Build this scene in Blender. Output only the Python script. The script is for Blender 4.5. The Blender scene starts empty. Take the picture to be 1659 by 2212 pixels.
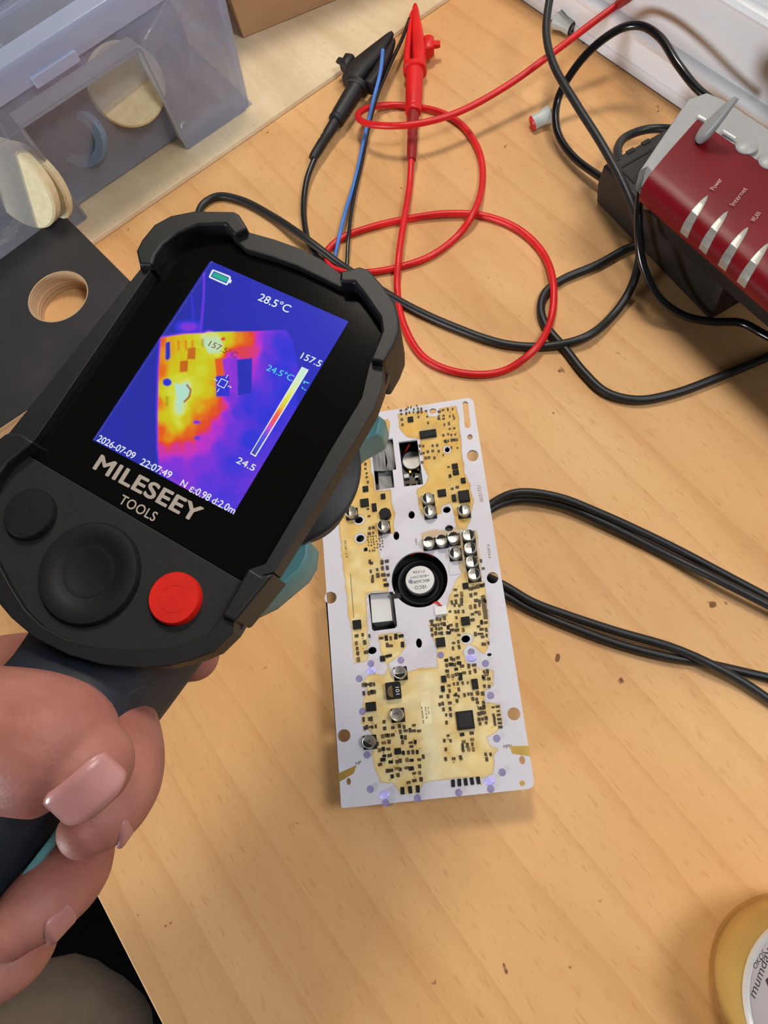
import bpy, bmesh, math, random
import numpy as np
from mathutils import Vector, Matrix
random.seed(7); rng = np.random.default_rng(7)
S = 0.001                                    # everything below is written in millimetres
COL = bpy.context.scene.collection
scn = bpy.context.scene

# ------------------------------------------------------------------ camera, exposure, lights
R = np.array([[0.7865171623571048, -0.6085092746963462, 0.10539077723527183],
              [-0.5995918713296541, -0.7115459664795867, 0.3663221607028908],
              [-0.14792004986860813, -0.3513101196879443, -0.9245003291788008]])   # camera (right, down, forward) -> world
CAM = np.array([0.0, 0.0, 350.0]); FOC = 1600.0; W, H = 1659, 2212
cam_d = bpy.data.cameras.new('camera'); cam = bpy.data.objects.new('camera', cam_d); COL.objects.link(cam)
cam_d.sensor_fit = 'HORIZONTAL'; cam_d.sensor_width = 36; cam_d.lens = FOC / W * 36; cam_d.clip_start = 0.01; cam_d.clip_end = 50
m = Matrix(((R[0][0], -R[0][1], -R[0][2], CAM[0]*S), (R[1][0], -R[1][1], -R[1][2], CAM[1]*S), (R[2][0], -R[2][1], -R[2][2], CAM[2]*S), (0, 0, 0, 1)))
cam.matrix_world = m; scn.camera = cam
scn.view_settings.view_transform = 'Standard'; scn.view_settings.look = 'None'; scn.view_settings.gamma = 1
scn.view_settings.use_curve_mapping = False; scn.view_settings.exposure = -1.2

def area_light(name, loc, target, size, power, col):
    d = bpy.data.lights.new(name, 'AREA'); d.shape = 'DISK'; d.size = size*S; d.energy = power; d.color = col
    o = bpy.data.objects.new(name, d); COL.objects.link(o); o.location = Vector(loc)*S
    o.rotation_euler = (Vector(target)-Vector(loc)).to_track_quat('-Z', 'Y').to_euler(); return o
area_light('bench_lamp', (430, 570, 1100), (40, 120, 0), 230, 15.2, (1.0, 0.90, 0.76))
area_light('left_fill_light', (-1500, 150, 250), (300, 280, 40), 420, 42, (0.90, 0.95, 1.0))  # low cool fill from the left, added to brighten the wall trim and bin
area_light('right_fill_light', (400, -300, 1000), (60, -20, 0), 280, 10.5, (0.98, 0.97, 1.0))  # overhead fill added to brighten the lower right of the bench; no actual window
wd = bpy.data.worlds.new('World'); scn.world = wd; wd.use_nodes = True
wd.node_tree.nodes['Background'].inputs[0].default_value = (1.0, 0.95, 0.9, 1); wd.node_tree.nodes['Background'].inputs[1].default_value = 0.10

# ------------------------------------------------------------------ projection helpers: photo pixel -> place in the world
def ray(px, py): return R @ np.array([(px-W/2)/FOC, (py-H/2)/FOC, 1.0])
def at(px, py, z=0.0):
    q = ray(px, py); return q*((z-CAM[2])/q[2]) + CAM
def aty(px, py, y):
    q = ray(px, py); return q*(y/q[1]) + CAM
def atx(px, py, x):
    q = ray(px, py); return q*(x/q[0]) + CAM
def P(px, py, d): return ray(px, py)*d + CAM
def proj(p):
    q = (np.asarray(p)-CAM) @ R; return q[..., :2]/q[..., 2:]*FOC + np.array([W/2, H/2])
DR = np.array([[0.39925302867504175, 0.9166980421303834, -0.016177720733416806], [-0.9132241706474097, 0.39605048590332387, -0.09573727989185782], [-0.08135498287847662, 0.05299728455367439, 0.9952751652637474]])
DT = np.array([7.6885765732405815, 118.33398614922059, 192.74481004851293])
def dev(px, py, w=0.0):
    q = ray(px, py); n = DR[:, 2]; s = ((DT-CAM) @ n + w)/(q @ n); return DR.T @ (CAM+q*s-DT)
def dw(l): return np.asarray(l) @ DR.T + DT      # imager space -> world

# ------------------------------------------------------------------ materials
def lin(c): return tuple(((v/255)/12.92 if v/255 <= .04045 else ((v/255+.055)/1.055)**2.4) for v in c)
def mat(name, c, rough=.5, metal=0, var=0.08, scale=80, bump=0, bscale=None, spec=.5, coat=0, sss=0, trans=0, emit=None, es=0, stretch=(1, 1, 1), c2=None, ior=1.45, alpha=1):
    M = bpy.data.materials.new(name); M.use_nodes = True; nt = M.node_tree; b = nt.nodes['Principled BSDF']
    tc = nt.nodes.new('ShaderNodeTexCoord'); mp = nt.nodes.new('ShaderNodeMapping'); mp.inputs['Scale'].default_value = stretch
    nt.links.new(tc.outputs['Object'], mp.inputs[0])
    nz = nt.nodes.new('ShaderNodeTexNoise'); nz.inputs['Scale'].default_value = scale; nz.inputs['Detail'].default_value = 6
    nt.links.new(mp.outputs[0], nz.inputs[0])
    rp = nt.nodes.new('ShaderNodeValToRGB'); l = lin(c); l2 = lin(c2) if c2 else tuple(v*(1-var*2.5) for v in l); l1 = l if c2 else tuple(min(1, v*(1+var)) for v in l)
    rp.color_ramp.elements[0].position = .33; rp.color_ramp.elements[1].position = .67
    rp.color_ramp.elements[0].color = (*l2, 1); rp.color_ramp.elements[1].color = (*l1, 1)
    nt.links.new(nz.outputs['Fac'], rp.inputs[0]); nt.links.new(rp.outputs[0], b.inputs['Base Color'])
    b.inputs['Roughness'].default_value = rough; b.inputs['Metallic'].default_value = metal; b.inputs['IOR'].default_value = ior
    b.inputs['Specular IOR Level'].default_value = spec; b.inputs['Coat Weight'].default_value = coat; b.inputs['Coat Roughness'].default_value = .15
    if sss: b.inputs['Subsurface Weight'].default_value = sss; b.inputs['Subsurface Radius'].default_value = (1, .35, .2); b.inputs['Subsurface Scale'].default_value = .004
    if trans: b.inputs['Transmission Weight'].default_value = trans
    if emit: b.inputs['Emission Color'].default_value = (*lin(emit), 1); b.inputs['Emission Strength'].default_value = es
    if alpha < 1: b.inputs['Alpha'].default_value = alpha
    if bump:
        n2 = nt.nodes.new('ShaderNodeTexNoise'); n2.inputs['Scale'].default_value = bscale or scale*4; n2.inputs['Detail'].default_value = 4; nt.links.new(mp.outputs[0], n2.inputs[0])
        bp = nt.nodes.new('ShaderNodeBump'); bp.inputs['Strength'].default_value = bump; bp.inputs['Distance'].default_value = .001
        nt.links.new(n2.outputs['Fac'], bp.inputs['Height']); nt.links.new(bp.outputs[0], b.inputs['Normal'])
    return M
def wood_mat(name, c, cd, cl, gs=1.0, rough=.6, streak=.35, flecks=True):
    M = bpy.data.materials.new(name); M.use_nodes = True; nt = M.node_tree; b = nt.nodes['Principled BSDF']; N = nt.nodes.new; L = nt.links.new
    tc = N('ShaderNodeTexCoord')
    def noise(sc, st, det=5, dist=0.0):
        mp = N('ShaderNodeMapping'); mp.inputs['Scale'].default_value = st; L(tc.outputs['Object'], mp.inputs[0])
        n = N('ShaderNodeTexNoise'); n.inputs['Scale'].default_value = sc; n.inputs['Detail'].default_value = det; n.inputs['Distortion'].default_value = dist; L(mp.outputs[0], n.inputs[0]); return n.outputs['Fac']
    def ramp(f, p0, p1, c0=(0, 0, 0, 1), c1=(1, 1, 1, 1)):
        r = N('ShaderNodeValToRGB'); r.color_ramp.elements[0].position = p0; r.color_ramp.elements[1].position = p1; r.color_ramp.elements[0].color = c0; r.color_ramp.elements[1].color = c1; L(f, r.inputs[0]); return r.outputs[0]
    def mix(f, a, bb, bt='MIX'):
        x = N('ShaderNodeMix'); x.data_type = 'RGBA'; x.blend_type = bt
        if isinstance(f, float): x.inputs[0].default_value = f
        else: L(f, x.inputs[0])
        for s, v in ((x.inputs[6], a), (x.inputs[7], bb)):
            if isinstance(v, tuple): s.default_value = (*v, 1)
            else: L(v, s)
        return x.outputs[2]
    base = mix(ramp(noise(9*gs, (1, .45, 1), 3), .35, .68), lin(c), lin(cl))
    col = mix(ramp(noise(6*gs, (3.2, .8, 1), 5, .8), .42, .95), base, lin(cd))
    w = N('ShaderNodeTexWave'); w.wave_type = 'BANDS'; w.bands_direction = 'X'; w.wave_profile = 'SAW'; mpw = N('ShaderNodeMapping'); mpw.inputs['Scale'].default_value = (1, .10, 1); L(tc.outputs['Object'], mpw.inputs[0]); L(mpw.outputs[0], w.inputs[0])
    w.inputs['Scale'].default_value = 13*gs; w.inputs['Distortion'].default_value = 7; w.inputs['Detail'].default_value = 3; w.inputs['Detail Scale'].default_value = 1.3
    lines = ramp(w.outputs['Fac'], .72, 1.0)
    mm = N('ShaderNodeMath'); mm.operation = 'MULTIPLY'; mm.inputs[1].default_value = streak; L(lines, mm.inputs[0])
    col = mix(mm.outputs[0], col, lin(cd))
    fine = noise(420*gs, (1.6, .3, 1), 3)
    col = mix(ramp(fine, .58, .72), col, mix(.5, col, lin(cd)))
    if flecks:
        sp = ramp(noise(120, (1, 1, 1), 2), .745, .78); col = mix(sp, col, lin((120, 80, 45)))
        st = ramp(noise(14, (7, .8, 1), 3), .72, .80); m2 = N('ShaderNodeMath'); m2.operation = 'MULTIPLY'; m2.inputs[1].default_value = .45; L(st, m2.inputs[0]); col = mix(m2.outputs[0], col, lin((110, 85, 70)))
    L(col, b.inputs['Base Color']); b.inputs['Roughness'].default_value = rough; b.inputs['Specular IOR Level'].default_value = .3
    bp = N('ShaderNodeBump'); bp.inputs['Strength'].default_value = .12; bp.inputs['Distance'].default_value = .0004; L(fine, bp.inputs['Height']); L(bp.outputs[0], b.inputs['Normal'])
    return M
def clear_mat(name, tint, body, frost=.25, gloss=.08, rough=.15):
    M = bpy.data.materials.new(name); M.use_nodes = True; nt = M.node_tree; nt.nodes.remove(nt.nodes['Principled BSDF']); N = nt.nodes.new; L = nt.links.new
    out = nt.nodes['Material Output']; t = N('ShaderNodeBsdfTransparent'); t.inputs[0].default_value = (*lin(tint), 1)
    d = N('ShaderNodeBsdfDiffuse'); d.inputs[0].default_value = (*lin(body), 1); tl = N('ShaderNodeBsdfTranslucent'); tl.inputs[0].default_value = (*lin(body), 1)
    m0 = N('ShaderNodeMixShader'); m0.inputs[0].default_value = .4; L(d.outputs[0], m0.inputs[1]); L(tl.outputs[0], m0.inputs[2])
    nz = N('ShaderNodeTexNoise'); nz.inputs['Scale'].default_value = 25; tc = N('ShaderNodeTexCoord'); L(tc.outputs['Object'], nz.inputs[0])
    mr = N('ShaderNodeMapRange'); mr.inputs[3].default_value = frost*.75; mr.inputs[4].default_value = min(1, frost*1.25); L(nz.outputs['Fac'], mr.inputs[0])
    m1 = N('ShaderNodeMixShader'); L(mr.outputs[0], m1.inputs[0]); L(t.outputs[0], m1.inputs[1]); L(m0.outputs[0], m1.inputs[2])
    g = N('ShaderNodeBsdfGlossy'); g.inputs['Roughness'].default_value = rough
    lw = N('ShaderNodeLayerWeight'); lw.inputs['Blend'].default_value = .25
    mu = N('ShaderNodeMath'); mu.operation = 'MULTIPLY_ADD'; mu.inputs[1].default_value = .16; mu.inputs[2].default_value = gloss; L(lw.outputs['Fresnel'], mu.inputs[0])
    m2 = N('ShaderNodeMixShader'); L(mu.outputs[0], m2.inputs[0]); L(m1.outputs[0], m2.inputs[1]); L(g.outputs[0], m2.inputs[2]); L(m2.outputs[0], out.inputs[0])
    return M
def vcol_mat(name, emit=0.0, rough=.5, alpha=False, noise=0.0):
    M = bpy.data.materials.new(name); M.use_nodes = True; nt = M.node_tree; b = nt.nodes['Principled BSDF']; a = nt.nodes.new('ShaderNodeAttribute'); a.attribute_name = 'Col'
    if emit:
        b.inputs['Base Color'].default_value = (.01, .01, .01, 1); nt.links.new(a.outputs['Color'], b.inputs['Emission Color']); b.inputs['Emission Strength'].default_value = emit
    else:
        if noise:
            nz = nt.nodes.new('ShaderNodeTexNoise'); nz.inputs['Scale'].default_value = 150; nz.inputs['Detail'].default_value = 5; tc = nt.nodes.new('ShaderNodeTexCoord'); nt.links.new(tc.outputs['Object'], nz.inputs[0])
            mr = nt.nodes.new('ShaderNodeMapRange'); mr.inputs[1].default_value = .3; mr.inputs[2].default_value = .7; mr.inputs[3].default_value = 1-noise; mr.inputs[4].default_value = 1+noise*.4; nt.links.new(nz.outputs['Fac'], mr.inputs[0])
            vm = nt.nodes.new('ShaderNodeVectorMath'); vm.operation = 'SCALE'; nt.links.new(a.outputs['Color'], vm.inputs[0]); nt.links.new(mr.outputs[0], vm.inputs['Scale']); nt.links.new(vm.outputs[0], b.inputs['Base Color'])
        else: nt.links.new(a.outputs['Color'], b.inputs['Base Color'])
    if alpha: nt.links.new(a.outputs['Alpha'], b.inputs['Alpha'])
    b.inputs['Roughness'].default_value = rough; return M
MT = dict(
    table=wood_mat('oiled_beech', (219, 168, 109), (194, 138, 82), (228, 184, 130)),
    plank=wood_mat('rough_pine', (224, 202, 164), (196, 166, 120), (232, 214, 182), 1.5, .75, .12, False),
    plyedge=mat('plywood_layers', (225, 200, 165), .7, c2=(160, 125, 92), scale=60, stretch=(.05, .05, 8)),
    film=mat('black_film', (52, 50, 51), .55, scale=40, c2=(42, 41, 42), bump=.1, bscale=900),
    card=mat('cardboard', (208, 168, 126), .85, scale=30, c2=(194, 154, 113), bump=.05),
    wall=mat('white_paint', (240, 241, 243), .35, var=.02, scale=6, bump=.04, bscale=60),
    floor=mat('dark_floor', (3, 3, 3), .9, scale=5, spec=.05),
    rubber=mat('black_rubber', (19, 20, 22), .5, scale=200, var=.05, bump=.05, bscale=2500),
    glass=mat('black_glass', (10, 10, 10), .12, scale=50, var=.02, spec=.35),
    keypad=mat('keypad_rubber', (33, 35, 36), .62, scale=300, var=.04, bump=.06, bscale=3000, spec=.3),
    key=mat('key_rubber', (22, 23, 25), .55, scale=300, var=.04, spec=.3),
    redkey=mat('red_rubber', (208, 24, 10), .5, scale=200, var=.06),
    brownish=mat('dark_housing', (30, 28, 27), .5, scale=100),
    teal=mat('teal_plastic', (88, 140, 143), .4, scale=60, var=.04),
    grip=mat('navy_grip', (28, 34, 44), .55, scale=200, var=.05, bump=.06, bscale=2000),
    logo=mat('grey_print', (168, 158, 146), .5, var=.02),
    skin=mat('skin', (170, 116, 102), .54, c2=(148, 90, 80), scale=55, bump=.14, bscale=1100, sss=.15, spec=.35),  # tone darkened overall, standing in for shade on the thumb
    nail=mat('nail', (182, 128, 122), .3, scale=80, c2=(170, 112, 108), sss=.15, spec=.5),
    trouser=mat('taupe_cloth', (118, 104, 92), .9, scale=30, bump=.3, bscale=1500),
    whiteboard=mat('white_solder_mask', (206, 203, 211), .45, scale=18, var=.02, bump=.03, bscale=800),
    lower=mat('dark_circuit', (24, 30, 28), .4, scale=250, c2=(40, 44, 36)),
    chip=mat('chip_black', (27, 26, 25), .6, scale=300, spec=.25),
    comp=mat('component_brown', (82, 64, 34), .5, scale=400, c2=(46, 36, 22)),
    comp2=mat('component_olive', (128, 104, 52), .5, scale=400, c2=(86, 68, 36)),
    solder=mat('solder', (150, 145, 130), .5, metal=.6),
    can=mat('can_aluminium', (205, 202, 192), .28, metal=.85, scale=300, var=.06),
    silver=mat('silver', (190, 190, 188), .5, metal=.6),
    gold=mat('gold_pad', (205, 170, 86), .38, metal=.6),
    lilac=mat('lilac_acrylic', (146, 138, 176), .25, scale=300),
    lilacb=mat('bright_lilac_acrylic', (186, 182, 238), .2, scale=300, emit=(150, 150, 255), es=.25),  # faint glow added so the plastic looks lit
    white=mat('white_label', (222, 222, 220), .5, var=.03),
    ink=mat('ink', (40, 38, 42), .6), inkb=mat('ink_brown', (150, 120, 95), .6),
    ribbon=mat('grey_ribbon', (168, 168, 166), .5, scale=12, stretch=(30, 1, 1), c2=(120, 120, 120)),
    redw=mat('red_silicone', (214, 26, 30), .38, scale=100, var=.06), reddk=mat('dark_red_plastic', (150, 26, 28), .45),
    redclip=mat('red_plastic', (222, 22, 26), .4, scale=60, var=.05),
    blackw=mat('black_cable', (32, 33, 34), .42, scale=100, var=.05), blackg=mat('black_gloss_cable', (17, 17, 19), .22, scale=100, coat=.3),
    blackclip=mat('black_plastic', (26, 26, 28), .5, scale=80), bluew=mat('blue_wire', (72, 128, 214), .45),
    psu=mat('adapter_black', (28, 25, 25), .5, scale=150, bump=.08, bscale=2500), psud=mat('adapter_dark', (12, 12, 13), .6),
    grey=mat('grey_plastic', (160, 161, 160), .38, scale=60, var=.03), router=mat('ruby_plastic', (112, 13, 22), .36, scale=40, var=.05, spec=.25),
    rib=mat('silver_plastic', (165, 163, 156), .25, metal=.35), print_=mat('pale_print', (196, 160, 158), .5),
    nut=mat('pale_grey_plastic', (196, 202, 196), .4, var=.03),
    bin=clear_mat('frosted_plastic', (244, 246, 252), (224, 230, 244), .26, .03, .15),
    frost=clear_mat('frosted_ledge', (225, 227, 230), (205, 204, 202), .62, .03, .3),
    lid=clear_mat('lid_plastic', (232, 238, 250), (218, 228, 250), .62, .08, .2),
    bag=clear_mat('clear_bag', (244, 246, 250), (224, 228, 238), .2, .16, .07),
    cream=mat('cream_felt', (242, 228, 186), .85, scale=250, c2=(232, 214, 168), bump=.3, bscale=1500),
    slate=mat('slate_pad', (92, 106, 128), .85, scale=60, c2=(70, 80, 102), bump=.3, bscale=900),
    purple=mat('purple_fleece', (104, 90, 124), .95, scale=120, c2=(46, 42, 64), bump=.8, bscale=500),
    navy=mat('blue_grey_film', (134, 144, 176), .6, scale=25, c2=(98, 106, 138)),
    pblue=mat('pale_blue_foam', (128, 150, 170), .8, scale=80, bump=.2),
    grit=mat('grit', (190, 180, 164), .9, scale=500, c2=(130, 122, 110), bump=.6, bscale=1200),
    honey=mat('honey_resin', (230, 206, 140), .15, scale=30, var=.05, coat=.5, sss=.3),
    jarglass=clear_mat('jar_glass', (250, 240, 214), (222, 196, 140), .14, .06, .05),
    labelg=mat('lilac_label', (170, 160, 160), .35, var=.02), rim=mat('white_metal_rim', (230, 230, 228), .22, metal=.3, var=.02),
)

# ------------------------------------------------------------------ mesh helpers
class MB:
    def __init__(s): s.v = []; s.f = []
    def add(s, vs, fs):
        o = len(s.v); s.v += [tuple(map(float, p)) for p in vs]; s.f += [tuple(i+o for i in f) for f in fs]; return s
    def prism(s, bot, top):
        n = len(bot); vs = list(bot)+list(top); fs = [tuple(range(n-1, -1, -1)), tuple(range(n, 2*n))]
        fs += [(i, (i+1) % n, n+(i+1) % n, n+i) for i in range(n)]; return s.add(vs, fs)
    def box(s, c, u, v, w, a, b, h):
        c, u, v, w = map(np.asarray, (c, u, v, w)); q = [(-1, -1), (1, -1), (1, 1), (-1, 1)]
        return s.prism([c+u*a*i+v*b*j-w*h for i, j in q], [c+u*a*i+v*b*j+w*h for i, j in q])
    def loft(s, rings, cap=True):
        n = len(rings[0]); vs = [p for r in rings for p in r]; fs = []
        for k in range(len(rings)-1):
            fs += [(k*n+i, k*n+(i+1) % n, (k+1)*n+(i+1) % n, (k+1)*n+i) for i in range(n)]
        if cap: fs += [tuple(range(n-1, -1, -1)), tuple((len(rings)-1)*n+i for i in range(n))]
        return s.add(vs, fs)
    def lathe(s, c, axis, prof, n=32):
        c = np.asarray(c, float); a = np.asarray(axis, float); a /= np.linalg.norm(a); t = np.array([1, 0, 0]) if abs(a[0]) < .9 else np.array([0, 1, 0])
        u = np.cross(a, t); u /= np.linalg.norm(u); v = np.cross(a, u)
        return s.loft([[c+a*h+(u*math.cos(2*math.pi*i/n)+v*math.sin(2*math.pi*i/n))*max(r, .01) for i in range(n)] for r, h in prof])
    def tube(s, pts, rad, n=12, ex=None, up=None):
        pts = [np.asarray(p, float) for p in pts]; N = len(pts); rad = rad if hasattr(rad, '__len__') else [rad]*N; rings = []; u = None
        for i in range(N):
            t = pts[min(i+1, N-1)]-pts[max(i-1, 0)]; t /= (np.linalg.norm(t)+1e-9)
            if up is not None: u = np.asarray(up, float)
            elif u is None: u = np.array([0, 0, 1.]) if abs(t[2]) < .9 else np.array([1., 0, 0])
            u = u-t*(u @ t); u /= np.linalg.norm(u); v = np.cross(t, u); r = rad[i]; a, b = (r if hasattr(r, '__len__') else (r, r))
            ring = []
            for k in range(n):
                th = 2*math.pi*k/n; cc, ss = math.cos(th), math.sin(th)
                if ex: e = 2/ex; cc = math.copysign(abs(cc)**e, cc); ss = math.copysign(abs(ss)**e, ss)
                ring.append(pts[i]+v*cc*a+u*ss*b)
            rings.append(ring)
        return s.loft(rings)
    def build(s, name, material, parent=None, smooth=False, bevel=0, seg=2, flip=False, center=None):
        me = bpy.data.meshes.new(name); V = np.array(s.v)
        if parent is not None: o0 = np.array(parent['_o'])
        else: o0 = np.array(center) if center is not None else V.mean(0)
        me.from_pydata([tuple(p) for p in (V-o0)*S], [], s.f); me.update()
        bm = bmesh.new(); bm.from_mesh(me); bmesh.ops.recalc_face_normals(bm, faces=bm.faces); bm.to_mesh(me); bm.free()
        o = bpy.data.objects.new(name, me); COL.objects.link(o); me.materials.append(MT[material] if isinstance(material, str) else material)
        if parent is not None: o.parent = parent; o['_o'] = list(o0)
        else: o.location = o0*S; o['_o'] = list(o0)
        if parent is not None and '_c' in parent.keys(): pass
        if smooth: shade(me)
        if bevel: b = o.modifiers.new('bevel', 'BEVEL'); b.width = bevel*S; b.segments = seg; b.limit_method = 'ANGLE'; b.angle_limit = math.radians(38); b.harden_normals = True; shade(me)
        return o
def shade(me, ang=42):
    me.polygons.foreach_set('use_smooth', [True]*len(me.polygons))
    try: me.set_sharp_from_angle(angle=math.radians(ang))
    except Exception: pass
def thing(name, label, cat, loc, group=None):
    o = bpy.data.objects.new(name, None); COL.objects.link(o); o.location = Vector(loc)*S; o.empty_display_size = .01; o['_o'] = [float(x) for x in loc]
    return tag(o, label, cat, group)
def tag(o, label, cat, group=None):
    o['label'] = label; o['category'] = cat
    if group: o['group'] = group
    return o
def struct(o): o['kind'] = 'structure'; return o
def spline(pts, step=2.5):
    p = [np.asarray(q, float) for q in pts]; p = [2*p[0]-p[1]]+p+[2*p[-1]-p[-2]]; out = []
    for i in range(1, len(p)-2):
        n = max(2, int(np.linalg.norm(p[i+1]-p[i])/step))
        d = [max(1e-6, np.linalg.norm(p[j+1]-p[j]))**.5 for j in (i-1, i, i+1)]
        m1 = (p[i]-p[i-1])/d[0]-(p[i+1]-p[i-1])/(d[0]+d[1])+(p[i+1]-p[i])/d[1]; m2 = (p[i+1]-p[i])/d[1]-(p[i+2]-p[i])/(d[1]+d[2])+(p[i+2]-p[i+1])/d[2]
        m1 *= d[1]; m2 *= d[1]
        for k in range(n):
            t = k/n; out.append(p[i]*(2*t**3-3*t*t+1)+m1*(t**3-2*t*t+t)+p[i+1]*(-2*t**3+3*t*t)+m2*(t**3-t*t))
    out.append(p[-2]); return out
def pxs(l): return [at(*q) for q in l]
def plate(outer, holes, z0, z1):
    """flat plate with holes from 2D outlines -> MB in the same 2D frame with z0..z1"""
    cu = bpy.data.curves.new('tmp', 'CURVE'); cu.dimensions = '2D'; cu.fill_mode = 'BOTH'; cu.extrude = (z1-z0)/2
    for o in [outer]+holes:
        sp = cu.splines.new('POLY'); sp.points.add(len(o)-1); sp.use_cyclic_u = True
        for q, p in zip(sp.points, o): q.co = (p[0], p[1], 0, 1)
    ob = bpy.data.objects.new('tmp', cu); me = bpy.data.meshes.new_from_object(ob); mb = MB()
    bm = bmesh.new(); bm.from_mesh(me); bmesh.ops.remove_doubles(bm, verts=bm.verts, dist=1e-4)
    bm.verts.index_update(); mb.add([(v.co.x, v.co.y, v.co.z+(z0+z1)/2) for v in bm.verts], [tuple(v.index for v in f.verts) for f in bm.faces]); bm.free()
    bpy.data.objects.remove(ob); bpy.data.curves.remove(cu); bpy.data.meshes.remove(me); return mb
def xf(mb, fn): mb.v = [tuple(map(float, fn(np.array(p)))) for p in mb.v]; return mb
def smoothpoly(pts, k=4):
    p = [np.asarray(q, float) for q in pts]; n = len(p); out = []
    for i in range(n):
        a, b, c, d = p[i-1], p[i], p[(i+1) % n], p[(i+2) % n]
        for j in range(k):
            t = j/k; out.append(.5*((2*b)+(-a+c)*t+(2*a-5*b+4*c-d)*t*t+(-a+3*b-3*c+d)*t**3))
    return out
def text_mb(s, w, h, bold=0.0, shear=0, depth=0.03, space=1.0):
    """text laid flat, lower-left at origin, fitted to w x h (h = height of the capitals/digits)"""
    cu = bpy.data.curves.new('tmp', 'FONT'); cu.body = s; cu.shear = shear; cu.space_character = space
    ob = bpy.data.objects.new('tmp', cu); COL.objects.link(ob); dg = bpy.context.evaluated_depsgraph_get(); dg.update(); me = bpy.data.meshes.new_from_object(ob.evaluated_get(dg))
    V = np.array([v.co for v in me.vertices]); F = [tuple(p.vertices) for p in me.polygons]
    bpy.data.objects.remove(ob); bpy.data.curves.remove(cu); bpy.data.meshes.remove(me)
    x0, x1 = V[:, 0].min(), V[:, 0].max(); y1 = V[:, 1].max(); y0 = V[:, 1].min(); y0 = y0 if y0 > -.05 else 0
    mb = MB(); offs = [(0, 0)]+([(bold*math.cos(a), bold*math.sin(a)) for a in np.linspace(0, 2*math.pi, 8, endpoint=False)] if bold else [])
    for k, (dx, dy) in enumerate(offs): mb.add([((v[0]-x0+dx)/(x1-x0)*w, (v[1]-y0+dy)/(y1-y0)*h, k*.0004) for v in V], F)
    return mb
def inpoly(x, y, poly):
    x = np.asarray(x); r = np.zeros(x.shape, bool); n = len(poly)
    for i in range(n):
        x1, y1 = poly[i][:2]; x2, y2 = poly[(i+1) % n][:2]
        if y1 == y2: continue
        c = ((y1 > y) != (y2 > y)) & (x < (x2-x1)*(y-y1)/(y2-y1)+x1); r ^= c
    return r
def edgedist(x, y, poly):
    d = np.full(np.shape(x), 1e9); n = len(poly)
    for i in range(n):
        x1, y1 = poly[i][:2]; x2, y2 = poly[(i+1) % n][:2]; dx, dy = x2-x1, y2-y1; L2 = dx*dx+dy*dy+1e-9
        t = np.clip(((x-x1)*dx+(y-y1)*dy)/L2, 0, 1); d = np.minimum(d, np.hypot(x-x1-t*dx, y-y1-t*dy))
    return d
def set_col(o, cols):
    a = o.data.color_attributes.new('Col', 'FLOAT_COLOR', 'POINT'); a.data.foreach_set('color', np.asarray(cols, np.float32).ravel())
def circ(c, r, n=20, rx=None): return [(c[0]+r*math.cos(2*math.pi*i/n), c[1]+(rx or r)*math.sin(2*math.pi*i/n)) for i in range(n)]
EX, EY, EZ = np.eye(3)
def crumple(mb, amp, sc, seed):
    from mathutils import noise
    mb.v = [tuple(np.array(p)+np.array(noise.noise_vector(Vector(p)/sc+Vector((seed, 0, 0))))*amp) for p in mb.v]; return mb

# ------------------------------------------------------------------ the setting: bench, wall, floor
b = MB().prism([(-172, -420, -24), (332, -420, -24), (332, 900, -24), (-172, 900, -24)], [(-172, -420, 0), (332, -420, 0), (332, 900, 0), (-172, 900, 0)])
bench = tag(b.build('workbench', 'table', bevel=1.2), 'orange beech workbench top that everything in the photo stands on', 'workbench')
fl = MB().prism([(-1500, -1500, -780), (700, -1500, -780), (700, 1500, -780), (-1500, 1500, -780)], [(-1500, -1500, -760), (700, -1500, -760), (700, 1500, -760), (-1500, 1500, -760)]); struct(fl.build('floor', 'floor'))
wl = MB().prism([(560, -1500, -760), (590, -1500, -760), (590, 1500, -760), (560, 1500, -760)], [(560, -1500, 1900), (590, -1500, 1900), (590, 1500, 1900), (560, 1500, 1900)]); struct(wl.build('wall_right', 'wall'))
prof = [(560, -24), (332.4, -24), (332.4, 6.2), (333.3, 6.8), (332.6, 7.4), (333.4, 16), (333.2, 21), (331, 22.5), (329.4, 25), (329.6, 28), (331.5, 30), (334, 31), (334.4, 66), (332.5, 67), (331.8, 69), (333, 71.5), (337, 73), (338, 110), (341, 112), (560, 112)]
tr = MB().loft([[(x, y, z) for x, z in prof] for y in (-420, 900)]); struct(tr.build('trim_1', 'wall', smooth=True))

# ------------------------------------------------------------------ plank, cardboard box, plywood offcut
pk = MB().prism([(5, 405, 0), (328, 405, 0), (328, 640, 0), (5, 640, 0)], [(5, 406, 3), (328, 406, 3), (328, 640, 3), (5, 640, 3)])
tag(pk.build('plank', 'plank', bevel=.8), 'pale rough wooden plank lying along the back of the bench under the clear bin', 'plank')
a, c = at(520, 86, 3), at(735, -2, 3); d = (c-a)/np.linalg.norm(c-a); nrm = np.array([-d[1], d[0], 0]); a = a+d*2; e = a+d*150
cb = thing('cardboard_box', 'brown cardboard box behind the clear plastic bin on the plank', 'box', (*(a+d*60+nrm*50)[:2], 3))
q = [a, e, e+nrm*110, a+nrm*110]; MB().prism(q, [p+EZ*110 for p in q]).build('box_body', 'card', cb, bevel=1)
hc = at(125, 640, 16); ply_px = [(135, 458), (281, 608), (118, 852), (-330, 1180), (-480, 900), (-60, 600)]
zz = 16.0; o3 = [at(135, 460, zz), at(282, 607, zz)]; dd = o3[0]-o3[1]; ll = [o3[0], o3[1], at(110, 852, zz), at(-60, 965, zz), at(-400, 900, zz), at(-70, 612, zz)]
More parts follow.
